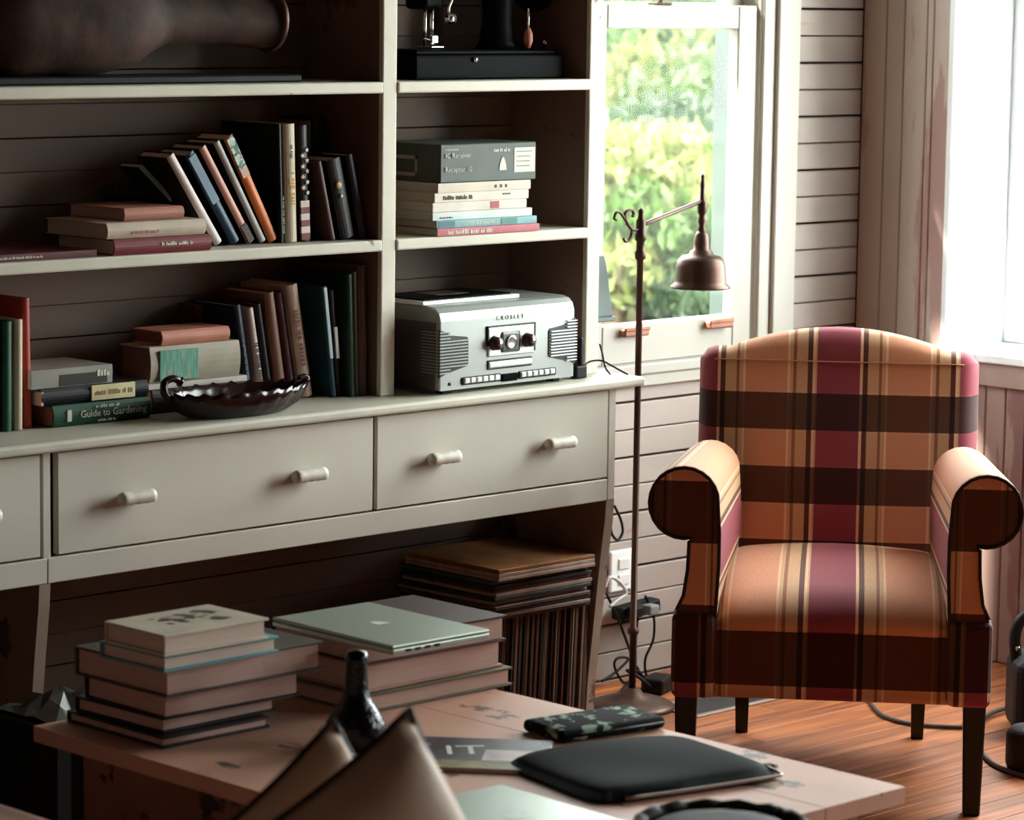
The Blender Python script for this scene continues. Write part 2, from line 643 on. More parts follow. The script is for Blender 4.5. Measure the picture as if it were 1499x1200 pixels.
lo = sash('lower_sash', 0.006, 0.042, 0.802, 1.694, 0.100, 0.060)
up = sash('upper_sash', 0.050, 0.086, 1.650, 2.32, 0.05, 0.06)
LIFT = mat('worn_copper_lift', (140, 92, 74), 0.5, 0.5, var=0.25, scale=20)
for xc in (-0.872, -0.556):
    bm = bmesh.new()
    bbox(bm, xc-0.045, xc+0.045, -0.016, 0.006, 0.872, 0.892, 0.004)
    bbox(bm, xc-0.045, xc+0.045, -0.018, -0.010, 0.886, 0.896, 0.002)
    finish('sash_lift', bm, LIFT, lo)
bm = bmesh.new()
bbox(bm, -0.80, -0.745, 0.004, 0.04, 1.694, 1.700, 0.002)
tube_bm(bm, [(-0.775, 0.02, 1.698), (-0.775, 0.02, 1.712), (-0.745, 0.012, 1.716)], 0.006)
finish('sash_lock', bm, DARKIRON, lo)
SLG = mat('slate_green_paint', (44, 56, 50), 0.6, var=0.25, wear=(84, 66, 54), wscale=5, wthr=0.6)
box('jamb', -0.412, -0.365, -0.010, 0.088, 0.80, 2.32, TRIMW, w1, 0.003)
box('outer_stop', -0.418, -0.365, 0.089, 0.155, 0.80, 2.32, SLG, w1, 0.003)
box('outer_stop', -1.085, -1.045, 0.089, 0.155, 0.80, 2.32, SLG, w1, 0.003)

# ------------------------------------------------------------------ window_2.. (right wall, deep reveal)
WBRT = mat('bright_reveal_paint', (232, 234, 236), 0.5, var=0.03)
for i, (a, b) in enumerate(RW):
    lab = ['bright white window with a deep reveal beside the plaid armchair', 'second deep white window farther along the same wall'][i]
    wn = empty('window_%d' % (i+2), (0, 0, 0), label=lab, cat='window', kind='structure')
    box('jamb', -0.006, 0.30, a, a+0.019, 0.79, RZ1+0.03, WBRT, wn, 0.003)
    box('jamb', -0.006, 0.30, b-0.019, b, 0.79, RZ1+0.03, WBRT, wn, 0.003)
    box('head', -0.006, 0.30, b, a, RZ1, RZ1+0.03, WBRT, wn, 0.003)
    box('sill', -0.032, 0.30, b-0.03, a+0.03, 0.786, 0.808, WBRT, wn, 0.004, 2)
    mid = (a+b)/2
    for u, v in ((b, mid), (mid, a)):
        s = box('sash', 0.245, 0.285, u, u+0.045, 0.808, RZ1, WBRT, wn, 0.003)
        box('stile', 0.245, 0.285, v-0.045, v, 0.808, RZ1, WBRT, s, 0.003)
        box('rail', 0.245, 0.285, u+0.045, v-0.045, 0.808, 0.855, WBRT, s, 0.003)
        box('rail', 0.245, 0.285, u+0.045, v-0.045, RZ1-0.05, RZ1, WBRT, s, 0.003)
        box('pane', 0.263, 0.267, u+0.04, v-0.04, 0.85, RZ1-0.045, GLASS, s, 0)

# ------------------------------------------------------------------ outside: grassy bank and shrubs
GRASS = mat('bank_grass', (46, 54, 28), 0.9, var=0.5, scale=1.3, wear=(78, 80, 62), wscale=1.1, wthr=0.52)
bm = bmesh.new()
NX, NY = 60, 50
V = []
for i in range(NX+1):
    rowv = []
    for j in range(NY+1):
        xx = -20 + 60*i/NX
        yy = 0.5 + 34*j/NY
        h = -0.5 + max(0, yy-2.5)*0.30 + 0.25*math.sin(xx*0.9+yy*0.5) + 0.2*math.sin(xx*0.37-yy*1.1)
        rowv.append(bm.verts.new((xx, yy, h)))
    V.append(rowv)
for i in range(NX):
    for j in range(NY):
        bm.faces.new((V[i][j], V[i+1][j], V[i+1][j+1], V[i][j+1]))
g = finish('ground_bank', bm, GRASS, smooth=True)
tag(g, 'pale sunlit grassy bank rising outside the sash window', 'ground', kind='structure')
g = box('ground_yard', 0.4, 30, -30, 0.4, -0.6, -0.5, mat('yard_gravel', (190, 186, 176), 0.9, var=0.2), bev=0)
tag(g, 'pale gravel yard outside the bright windows', 'ground', kind='structure')


ev = box('sun_blocker', -3.2, 0.5, 0.16, 0.50, 2.72, 2.82, TRIMW, bev=0.004)  # unseen, added to cut the sun entering the sash window
tag(ev, 'added unseen sun-blocking eave above the sash window outside', 'slab', kind='structure')


def bank_h(xx, yy):
    return -0.5 + max(0, yy-2.5)*0.30 + 0.25*math.sin(xx*0.9+yy*0.5) + 0.2*math.sin(xx*0.37-yy*1.1)


LEAFM = [mat('leaf_green', (64, 86, 40), 0.6, var=0.5, scale=3, transl=0.4), mat('leaf_yellow_green', (100, 106, 56), 0.6, var=0.4, scale=3, transl=0.4),
         mat('leaf_deep_green', (48, 64, 38), 0.6, var=0.5, scale=3, transl=0.35)]
STEM = mat('shrub_stem', (84, 66, 48), 0.8)


bms = [bmesh.new() for _ in LEAFM]
bmst = bmesh.new()


def shrub(px, py, back, rx, rz, n, li, leaf=0.048):
    d = ray(px, py)
    t = 8.0
    while t < 45 and (CAM+d*t).z > bank_h((CAM+d*t).x, (CAM+d*t).y):
        t += 0.1
    P = CAM + d*(t-back)
    zb = bank_h(P.x, P.y)-0.1
    bm = bms[li]
    for _ in range(n):
        v_ = Vector((random.gauss(0, 1), random.gauss(0, 1), random.gauss(0, 1))).normalized()*random.uniform(0.45, 1.0)
        c = P + Vector((v_.x*rx, v_.y*rx, v_.z*rz))
        q = Euler((random.uniform(0, 6), random.uniform(0, 6), random.uniform(0, 6))).to_matrix()
        s = leaf*random.uniform(0.6, 1.4)
        bm.faces.new([bm.verts.new(c + q @ Vector(v)) for v in ((-s, 0, 0), (0, -s*0.45, 0.1*s), (s, 0, 0), (0, s*0.45, 0.1*s))])
    for _ in range(6):
        e = P + Vector((random.uniform(-.6, .6)*rx, random.uniform(-.6, .6)*rx, random.uniform(-.3, .5)*rz))
        b0 = Vector((P.x, P.y, zb))
        tube_bm(bmst, [b0, (b0+e)/2+Vector((0, 0, 0.05)), e], [0.03, 0.02, 0.008], 5)


for (px, py, bk0, rx_, rz_, n_, li) in [
        (915, 75, 1.6, .55, .40, 900, 0), (985, 120, 1.4, .60, .35, 900, 1), (1040, 150, 1.5, .55, .35, 800, 0), (1010, 200, 1.1, .45, .22, 700, 2),
        (940, 235, 1.0, .50, .20, 700, 1), (1045, 255, 1.0, .35, .20, 500, 0), (948, 335, 0.8, .30, .24, 500, 0), (1020, 440, 0.6, .30, .12, 450, 2),
        (905, 400, 0.6, .22, .16, 300, 1), (975, 300, 0.8, .30, .16, 450, 1), (1065, 350, 0.7, .25, .2, 350, 0), (950, 10, 2.0, .8, .5, 1000, 0), (1050, 30, 2.0, .8, .5, 1000, 2)]:
    shrub(px, py, bk0, rx_, rz_, int(n_*1.5), li)
sb = empty('shrubbery', (4, 6, 0.5), label='thicket of pale green shrubs on the bank outside the sash window', cat='shrubbery', kind='stuff')
for bm, lm in zip(bms, LEAFM):
    finish('foliage', bm, lm, sb, (-4, -6, -0.5))['kind'] = 'stuff'
finish('stems', bmst, STEM, sb, (-4, -6, -0.5))
wg = box('light_blocker', 0.45, 3.6, -9.0, -7.6, -0.6, 6.5, mat('blocker_dark', (40, 34, 30), 0.8), bev=0)  # unseen block added to keep sky light off the wall corner
tag(wg, 'added unseen dark block outside that dims the wall corner', 'wall', kind='structure')

# ------------------------------------------------------------------ bookcase (upper open shelves)
YF = -0.262
bc = empty('bookcase', (-2.3, -0.13, 0.833), label='open white painted bookcase standing on the long counter', cat='bookcase')
OFF = Vector((2.3, 0.13, -0.833))


def bpart(name, x0, x1, y0, y1, z0, z1, m, bev=0.003):
    return box(name, x0+OFF.x, x1+OFF.x, y0+OFF.y, y1+OFF.y, z0+OFF.z, z1+OFF.z, m, bc, bev, 2)


BL = -3.62
INSIDE = mat('brown_shaded_inner', (112, 86, 74), 0.55, var=0.12, scale=3, wear=(84, 60, 50), wscale=3, wthr=0.6)  # brown of the inner panels, with their shade put into the colour
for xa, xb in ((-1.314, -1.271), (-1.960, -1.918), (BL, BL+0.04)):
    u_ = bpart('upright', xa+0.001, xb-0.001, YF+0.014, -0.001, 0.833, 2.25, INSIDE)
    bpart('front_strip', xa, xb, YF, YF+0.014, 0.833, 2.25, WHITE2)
for zt in (1.523, 1.179, 1.87):
    bpart('shelf', BL+0.04, -1.9605, YF-0.004, -0.001, zt-0.025, zt, WHITE2, 0.004)
    bpart('shelf', -1.9175, -1.3145, YF-0.004, -0.001, zt-0.025, zt, WHITE2, 0.004)
bpart('top_board', BL-0.02, -1.25, YF-0.02, -0.001, 2.25, 2.28, WHITE2)
# ------------------------------------------------------------------ worktop
YC = -0.375
ct = box('worktop', -3.72, -1.225, YC, -0.001, 0.811, 0.833, WHITE2, None, 0.007, 3)
tag(ct, 'long white painted wooden worktop with rounded worn front edge', 'worktop')
# ------------------------------------------------------------------ drawer cabinet below
YD = -0.352
dc = empty('drawer_cabinet', (-2.4, -0.17, 0), label='white drawer cabinet with open space beneath under the worktop', cat='cabinet')
DX, DY = 2.4, 0.17


def dpart(name, x0, x1, y0, y1, z0, z1, m, bev=0.002, parent=None):
    return box(name, x0+DX, x1+DX, y0+DY, y1+DY, z0, z1, m, parent or dc, bev)


HANDLE = mat('drawer_handle_paint', (214, 206, 192), 0.5, var=0.15, scale=30, bump=0.3, bscale=80)
for (a, b, hs) in ((-3.60, -2.942, (-3.45, -3.10)), (-2.900, -2.0605, (-2.722, -2.263)), (-2.0505, -1.326, (-1.872, -1.508))):
    d = dpart('drawer', a, b, YD, YD+0.018, 0.602, 0.806, WHITE, 0.002)
    for hx in hs:
        bm = bmesh.new()
        prof = [(0.0001, -0.043), (0.0125, -0.042), (0.0145, -0.036), (0.0130, -0.028), (0.0142, -0.018), (0.0128, -0.008), (0.0142, 0.002), (0.0128, 0.012), (0.0142, 0.022), (0.013, 0.032), (0.0142, 0.04), (0.0001, 0.043)]
        lathe_bm(bm, prof, 14, 'X')
        bmesh.ops.translate(bm, verts=bm.verts, vec=(0, -0.026, 0))
        bbox(bm, -0.022, 0.022, -0.02, 0.0, -0.008, 0.008, 0.002)
        finish('handle', bm, HANDLE, d, (hx+DX, YD+DY, 0.702), smooth=True)
dpart('stile', -2.936, -2.916, YD+0.001, YD+0.03, 0.59, 0.811, WHITE)
dpart('divider', -2.0600, -2.0510, YD+0.008, YD+0.03, 0.59, 0.811, GAPM)
dpart('stile', -1.325, -1.300, YD, YD+0.03, 0.547, 0.811, WHITE)
dpart('rail', -3.62, -2.9265, YD-0.001, YD+0.02, 0.547, 0.598, WHITE)
dpart('rail', -2.9255, -1.3255, YD-0.001, YD+0.02, 0.547, 0.598, WHITE)
dpart('drawer_box', -3.60, -2.94, YD+0.03, -0.02, 0.56, 0.80, DARKW)
dpart('drawer_box', -2.90, -2.0605, YD+0.03, -0.02, 0.56, 0.80, DARKW)
dpart('drawer_box', -2.0505, -1.327, YD+0.03, -0.02, 0.56, 0.80, DARKW)
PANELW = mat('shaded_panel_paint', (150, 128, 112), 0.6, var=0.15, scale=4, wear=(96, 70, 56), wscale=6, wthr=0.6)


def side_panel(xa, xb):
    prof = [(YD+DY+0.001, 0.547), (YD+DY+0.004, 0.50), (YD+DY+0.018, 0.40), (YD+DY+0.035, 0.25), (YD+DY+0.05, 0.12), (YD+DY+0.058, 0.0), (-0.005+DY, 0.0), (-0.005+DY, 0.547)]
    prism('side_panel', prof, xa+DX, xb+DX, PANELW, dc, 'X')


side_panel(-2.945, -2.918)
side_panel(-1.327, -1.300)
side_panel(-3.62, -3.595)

# ------------------------------------------------------------------ books
COVERS = {}


def cover_mat(c):
    nm = 'cover_%d_%d_%d' % tuple(c)
    return mat(nm, c, 0.5, var=0.10, scale=14, spec=0.3)


def book_parts(o, L, W, T, cover, page=PAGE, soft=False, fore=False, side=None):
    hard = fore
    """x 0..L along the spine, y 0..W away from the spine, z -T/2..T/2; fore=True puts the fore edge at y=0"""
    c = cover_mat(cover) if not isinstance(cover, bpy.types.Material) else cover
    bt = min(0.0028, T*0.16) if not soft else min(0.001, T*0.1)
    e = 0.0 if soft else min(0.003, T*0.2)
    if hard:
        bt, e = 0.0042, 0.006
    bm = bmesh.new()
    bbox(bm, 0, L, 0, W, T/2-bt, T/2, 0.0006)
    bbox(bm, 0, L, 0, W, -T/2, -T/2+bt, 0.0006)
    if fore:
        bbox(bm, 0, L, W-bt, W, -T/2+bt, T/2-bt)
    else:
        # rounded spine
        n = 6
        rad = min(0.006, T*0.22) if not soft else 0.0005
        A, B = [], []
        for i in range(n+1):
            t = -1 + 2*i/n
            zz = t*(T/2-bt*0.2)
            yy = -rad*(1-t*t)
            A.append((yy, zz))
        bs = bm
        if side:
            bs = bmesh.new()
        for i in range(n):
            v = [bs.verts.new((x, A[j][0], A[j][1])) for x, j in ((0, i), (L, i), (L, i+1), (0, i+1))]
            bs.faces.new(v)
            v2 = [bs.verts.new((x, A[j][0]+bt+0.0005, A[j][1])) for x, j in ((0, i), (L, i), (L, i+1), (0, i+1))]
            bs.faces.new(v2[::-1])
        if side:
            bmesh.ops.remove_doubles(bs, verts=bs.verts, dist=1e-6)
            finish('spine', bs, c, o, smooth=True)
            c = cover_mat(side)  # dark boards: shade on the leaning books' covers put into the colour
    finish('cover', bm, c, o)
    if fore:
        box('pages', e, L-e, e, W-bt-0.0002, -T/2+bt+0.0001, T/2-bt-0.0001, page, o, 0)
    else:
        box('pages', e, L-e, bt+0.0005, W-e, -T/2+bt+0.0001, T/2-bt-0.0001, page, o, 0)


def flat_book(x0, yf, z0, L, W, T, cover, label, group, page=PAGE, rz=0.0, soft=False, fore=False):
    o = empty('book', (x0, yf, z0+T/2), rz, label, 'book', group)
    book_parts(o, L, W, T, cover, page, soft, fore)
    return o


def up_book(bx, by, tx, ty, Y, zs, T, W, cover, label, group, page=PAGE, soft=False, side=None, X=None):
    """standing book: spine foot at pixel (bx,by), spine head at (tx,ty), both in the plane y=Y"""
    B = atY(bx, by, Y)
    Tp = atY(tx, ty, Y)
    if X is not None:
        Tp.x += X-B.x
        B.x = X
    lim = -1.9625-T/2
    if B.x > lim:
        Tp.x -= B.x-lim
        B.x = lim
    Bz = zs
    h = math.hypot(Tp.x-B.x, Tp.z-Bz)
    phi = math.atan2(B.x-Tp.x, Tp.z-Bz)          # top towards -x positive
    lift = abs(math.sin(phi))*T/2
    o = empty('book', (B.x, Y, Bz+lift+0.0005), label=label, cat='book', group=group, rot=(0, -PI/2-phi, 0))
    W = min(W, -0.004-Y)
    book_parts(o, h, W, T, cover, page, soft, False, side)
    o['_L'] = h
    return o


def spine_box(o, x0, x1, T, m, name='spine_label', y=-0.0062):
    bm = bmesh.new()
    bbox(bm, x0, x1, y, y+0.004, -T/2, T/2)
    return finish(name, bm, m, o)


S2 = 1.1795
GA = 'leaning and upright books on the middle shelf'
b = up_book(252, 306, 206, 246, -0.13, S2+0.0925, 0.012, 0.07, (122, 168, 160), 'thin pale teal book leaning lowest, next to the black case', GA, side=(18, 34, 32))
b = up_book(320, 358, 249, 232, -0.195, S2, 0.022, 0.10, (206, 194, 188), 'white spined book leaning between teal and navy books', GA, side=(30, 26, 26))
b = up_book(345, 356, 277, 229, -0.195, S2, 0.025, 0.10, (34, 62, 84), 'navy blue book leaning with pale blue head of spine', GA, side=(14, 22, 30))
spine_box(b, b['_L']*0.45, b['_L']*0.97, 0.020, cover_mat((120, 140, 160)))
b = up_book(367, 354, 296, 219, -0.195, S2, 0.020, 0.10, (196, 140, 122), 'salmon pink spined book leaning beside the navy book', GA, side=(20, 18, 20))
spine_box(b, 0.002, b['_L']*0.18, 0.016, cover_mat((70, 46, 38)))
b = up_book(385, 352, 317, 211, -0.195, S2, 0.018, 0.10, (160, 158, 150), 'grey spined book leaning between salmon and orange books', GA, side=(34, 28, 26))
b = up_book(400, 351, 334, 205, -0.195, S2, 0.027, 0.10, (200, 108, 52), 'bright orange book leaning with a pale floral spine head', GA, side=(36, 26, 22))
spine_box(b, b['_L']*0.70, b['_L']*0.99, 0.020, mat('floral_print', (190, 204, 190), 0.6, var=0.3, scale=60, wear=(70, 110, 90), wscale=70, wthr=0.5))
spine_box(b, b['_L']*0.62, b['_L']*0.70, 0.020, cover_mat((214, 170, 150)))
b = up_book(413, 356, 409, 182, -0.205, S2, 0.009, 0.19, (16, 24, 20), 'tall black book with dark green cover behind the orange one', GA)
marks(b, 0.02, 0.10, 0, 0.006, mat('teal_print', (110, 130, 126), 0.6), y=-0.0075)
b = up_book(427, 356, 423, 182, -0.205, S2, 0.032, 0.19, (190, 176, 150), 'thick beige upright book with yellow vertical lettering', GA)
marks(b, 0.08, 0.15, 0, 0.014, mat('ochre_print', (190, 140, 40), 0.6), y=-0.0068)
marks(b, 0.18, 0.21, 0, 0.007, INK, y=-0.0068)
b = up_book(446, 355, 442, 184, -0.205, S2, 0.030, 0.19, (22, 18, 22), 'book with white stars and red white stripes on its spine', GA)
FLR, FLW = cover_mat((110, 34, 38)), cover_mat((205, 190, 178))
for i in range(6):
    spine_box(b, 0.004+i*0.014, 0.018+i*0.014, 0.024, FLR if i % 2 == 0 else FLW, 'flag_stripe')
bm = bmesh.new()
for i in range(5):
    for s_ in (-1, 1):
        if s_ > 0 and i == 4:
            continue
        cx, cz = 0.105+i*0.023+(0.0115 if s_ > 0 else 0), s_*0.006
        A5, B5 = [], []
        for q in range(10):
            rr = 0.0058 if q % 2 == 0 else 0.0028
            A5.append(bm.verts.new((cx+rr*math.cos(q*PI/5), -0.0090, cz+rr*math.sin(q*PI/5))))
            B5.append(bm.verts.new((cx+rr*math.cos(q*PI/5), -0.0050, cz+rr*math.sin(q*PI/5))))
        bm.faces.new(A5)
        bm.faces.new(B5[::-1])
        for q in range(10):
            bm.faces.new((A5[q], A5[(q+1) % 10], B5[(q+1) % 10], B5[q]))
finish('flag_stars', bm, FLW, b)
b = up_book(463, 355, 460, 178, -0.115, S2, 0.020, 0.11, (112, 92, 74), 'tan brown upright book beside the starry flag book', GA, X=-2.052)
b = up_book(476, 354, 472, 176, -0.115, S2, 0.010, 0.11, (84, 80, 58), 'thin olive upright book beside the tan one', GA, X=-2.034)
b = up_book(498, 354, 494, 172, -0.115, S2, 0.034, 0.11, (12, 13, 18), 'thick black upright book at the back near the divider', GA, X=-2.006)
b = up_book(488, 353, 467, 238, -0.222, S2, 0.014, 0.098, (82, 58, 54), 'brown book leaning with a thin pale spine line', GA)
b = up_book(509, 352, 488, 236, -0.222, S2, 0.040, 0.098, (26, 18, 20), 'thick black leaning book with round gold emblem on spine', GA)
lathe('emblem', [(0.0001, -0.001), (0.008, -0.001), (0.008, 0.001), (0.0001, 0.001)], cover_mat((190, 160, 112)), b, 16, (0.12, -0.0075, 0.004), (PI/2, 0, 0))
lathe('emblem', [(0.0001, -0.001), (0.004, -0.001), (0.004, 0.001), (0.0001, 0.001)], cover_mat((190, 190, 180)), b, 12, (0.095, -0.0075, 0.002), (PI/2, 0, 0))
b = up_book(533, 350, 511, 228, -0.222, S2, 0.022, 0.098, (34, 28, 44), 'dark purple book leaning nearest the white divider', GA)

GB = 'flat pile on the middle shelf'


def flat_px(xl, xr, yf, z0, T, W, cover, label, group, py, page=PAGE, rz=0.0, soft=False, fore=False):
    A, B = atY(xl, py, yf), atY(xr, py, yf)
    return flat_book(A.x, yf, z0, B.x-A.x, W, T, cover, label, group, page, rz, soft, fore)


b = flat_px(166, 308, -0.258, S2, 0.033, 0.19, (118, 44, 48), 'maroon hardback at the bottom of the middle shelf flat pile', GB, 362)
marks(b, 0.12, 0.20, 0.003, 0.008, DIM, y=-0.0075)
b = flat_px(156, 300, -0.254, S2+0.0335, 0.032, 0.205, (196, 180, 160), 'beige hardback lying between maroon and pink brown books', GB, 340)
marks(b, 0.06, 0.13, -0.004, 0.007, mat('rose_print', (180, 110, 100), 0.6), y=-0.0068)
b = flat_px(181, 268, -0.225, S2+0.066, 0.026, 0.185, (176, 118, 100), 'small pink brown book lying on top of the middle shelf pile', GB, 318, page=PAGEP)
b = flat_px(-60, 142, -0.252, S2, 0.014, 0.22, (92, 36, 40), 'thin maroon spined magazine flat at the shelf end', GB, 378, soft=True)
marks(b, 0.06, 0.20, 0, 0.005, DIM, y=-0.0012)
bk = empty('storage_case', atY(262, 340, -0.05), label='black storage case with dark grey lid behind the leaning books', cat='case')
bk.location.z = S2
box('body', -0.17, 0.0, -0.012, 0.043, 0, 0.10, BLACK, bk, 0.005)
box('lid', -0.173, 0.003, -0.015, 0.045, 0.10, 0.125, mat('dark_grey_lid', (52, 46, 46), 0.5), bk, 0.006, 2)

# ---- lower left bay on the counter
S3 = 0.8335
GC = 'upright books on the counter bay'
b = up_book(-8, 634, -8, 472, -0.20, S3, 0.020, 0.16, (24, 46, 38), 'dark green book at the picture edge on the counter', GC)
b = up_book(11, 632, 11, 471, -0.20, S3, 0.022, 0.16, (30, 78, 58), 'green upright book beside the white one on the counter', GC)
b = up_book(28, 630, 28, 468, -0.20, S3, 0.018, 0.16, (198, 186, 160), 'cream white upright book between green and red books', GC)
b = up_book(42, 628, 38, 437, -0.185, S3, 0.018, 0.175, (168, 60, 44), 'tall red orange upright book at the end of its row', GC)
GD = 'flat books on the counter bay'
b = flat_px(77, 219, -0.215, S3, 0.044, 0.175, (22, 72, 48), 'thick green gardening guide lying flat on the counter', GD, 612, page=mat('page_block_rosy', (170, 104, 88), 0.8, var=0.1))
text('title', 'Guide to Gardening', 0.021, DIM, b, (0.150, -0.0076, 0.0), (PI/2, 0, 0))
marks(b, 0.105, 0.165, 0.0145, 0.007, DIM, y=-0.0072)
marks(b, 0.11, 0.155, -0.0145, 0.006, DIM, y=-0.0072)
box('crest', 0.032, 0.044, -0.0078, -0.004, -0.012, 0.012, DIM, b, 0.001)
b = flat_px(60, 216, -0.205, S3+0.0445, 0.034, 0.165, (20, 19, 22), 'black book with cream spine label lying on the green one', GD, 580)
box('spine_label', 0.122, 0.234, -0.0082, -0.004, -0.015, 0.0165, cover_mat((220, 206, 160)), b, 0.001)
marks(b, 0.130, 0.226, 0.001, 0.010, mat('tan_print', (150, 120, 80), 0.6), y=-0.0088)
box('library_tag', -0.0012, 0.004, -0.004, 0.05, -0.016, 0.012, cover_mat((226, 190, 176)), b, 0)
b = flat_px(46, 165, -0.200, S3+0.079, 0.038, 0.16, (150, 146, 136), 'grey paperback with dark mottled spine atop the black book', GD, 556, soft=True)
box('spine_print', 0.07, 0.190, -0.0012, 0.002, -0.017, 0.006, cover_mat((46, 42, 38)), b, 0)
marks(b, 0.165, 0.20, 0.004, 0.014, DIM, y=-0.0018)
b = flat_px(222, 362, -0.18, S3, 0.052, 0.095, (36, 22, 20), 'dark book lying beneath the white one behind the fluted dish', GD, 600)
b = flat_px(216, 362, -0.185, S3+0.0525, 0.012, 0.10, (204, 192, 182), 'thin white book lying beneath the teal patterned volume', GD, 576, soft=True)
b = flat_px(219, 350, -0.185, S3+0.065, 0.077, 0.10, (168, 156, 136), 'very thick beige volume with teal patterned panel on its spine', GD, 540, page=mat('page_block_brown', (96, 66, 52), 0.8))
box('pattern_panel', 0.022, 0.125, -0.0085, -0.003, -0.034, 0.030, mat('teal_streaks', (92, 150, 128), 0.6, var=0.35, scale=26, stretch=(8, 1, 0.7), wear=(150, 160, 140), wscale=20, wthr=0.55), b, 0.001)
b = flat_px(236, 335, -0.175, S3+0.1425, 0.030, 0.095, (196, 128, 106), 'small salmon book lying on the thick beige volume', GD, 495, page=mat('page_block_brown2', (110, 72, 60), 0.8))
b = up_book(296, 560, 293, 446, -0.070, S3, 0.026, 0.06, (70, 38, 30), 'dark brown upright book behind the salmon book', GC)
b = up_book(366, 570, 347, 448, -0.165, S3, 0.020, 0.15, (24, 32, 42), 'blue black leaning book left of the slim white one', GC)
marks(b, 0.04, 0.14, 0, 0.008, mat('blue_print', (84, 96, 104), 0.6), y=-0.0062)
b = up_book(385, 570, 366, 452, -0.168, S3, 0.018, 0.15, (190, 168, 158), 'slim off white leaning book among the dark ones', GC)
marks(b, 0.04, 0.13, 0, 0.008, INK, y=-0.0058)
b = up_book(397, 572, 378, 446, -0.160, S3, 0.016, 0.15, (16, 14, 16), 'slim black leaning book beside the off white one', GC)
b = up_book(414, 578, 394, 430, -0.168, S3, 0.026, 0.15, (118, 82, 66), 'brown leaning book in front of the maroon one', GC)
b = up_book(430, 578, 409, 430, -0.160, S3, 0.020, 0.15, (70, 26, 28), 'maroon leaning book next to the beige lettered one', GC)
b = up_book(450, 580, 427, 419, -0.172, S3, 0.032, 0.155, (176, 148, 130), 'beige leaning book with dark red lettering down its spine', GC)
marks(b, 0.07, 0.20, 0.004, 0.014, mat('red_print', (110, 36, 34), 0.6), y=-0.0068)
b = up_book(503, 584, 488, 419, -0.205, S3, 0.015, 0.19, (24, 62, 70), 'large dark teal book with pale blue spine edge', GC, X=-2.046)
spine_box(b, b['_L']*0.35, b['_L']*0.99, 0.008, cover_mat((170, 196, 204)))
b = up_book(511, 584, 499, 425, -0.205, S3, 0.012, 0.19, (32, 22, 28), 'slim black upright book with white label on its spine', GC, X=-2.029)
spine_box(b, 0.085, 0.155, 0.008, cover_mat((214, 206, 200)))
b = up_book(516, 583, 512, 402, -0.225, S3, 0.016, 0.19, (20, 48, 34), 'dark green upright book among the last on the counter', GC, X=-2.011)
b = up_book(526, 582, 522, 398, -0.225, S3, 0.012, 0.19, (62, 60, 36), 'olive upright book near the divider on the counter', GC, X=-1.9955)
b = up_book(539, 581, 536, 388, -0.225, S3, 0.024, 0.19, (84, 60, 50), 'tall brown upright book touching the white divider', GC, X=-1.9760)

# ---- fluted dish
dish = empty('fluted_dish', (-2.390, -0.287, S3), label='dark red brown fluted oval dish in front of the counter books', cat='dish')
DISHM = mat('dark_red_lacquer', (34, 12, 12), 0.22, var=0.3, scale=20, spec=0.35)
bm = bmesh.new()
NA = 72
prof = [(0.55, 0.0), (0.70, 0.004), (0.86, 0.02), (0.97, 0.042), (1.0, 0.056), (0.965, 0.056), (0.93, 0.044), (0.80, 0.022), (0.55, 0.008)]
R = []
for i, (rr, zz) in enumerate(prof):
    ring = []
    for k_ in range(NA):
        a = 2*PI*k_/NA
        fl_ = 1 + (0.030*math.cos(a*24) if 2 <= i <= 6 else 0)
        zc = zz + (0.004*math.cos(a*24) if 3 <= i <= 5 else 0)
        ring.append(bm.verts.new((math.cos(a)*0.185*rr*fl_, math.sin(a)*0.078*rr*fl_, zc)))
    R.append(ring)
for i in range(len(R)-1):
    for k_ in range(NA):
        bm.faces.new((R[i][k_], R[i][(k_+1) % NA], R[i+1][(k_+1) % NA], R[i+1][k_]))
bm.faces.new(R[0][::-1])
bm.faces.new(R[-1])
finish('bowl', bm, DISHM, dish, smooth=True)
tube('handle', spline([(-0.178, 0, 0.045), (-0.195, -0.004, 0.062), (-0.190, 0, 0.082), (-0.168, 0, 0.088), (-0.150, 0, 0.080)], 5), [0.008]*20+[0.012], DISHM, dish)
tube('handle', spline([(0.178, 0, 0.045), (0.195, -0.002, 0.058), (0.188, 0, 0.066), (0.17, 0, 0.064)], 5), 0.006, DISHM, dish)

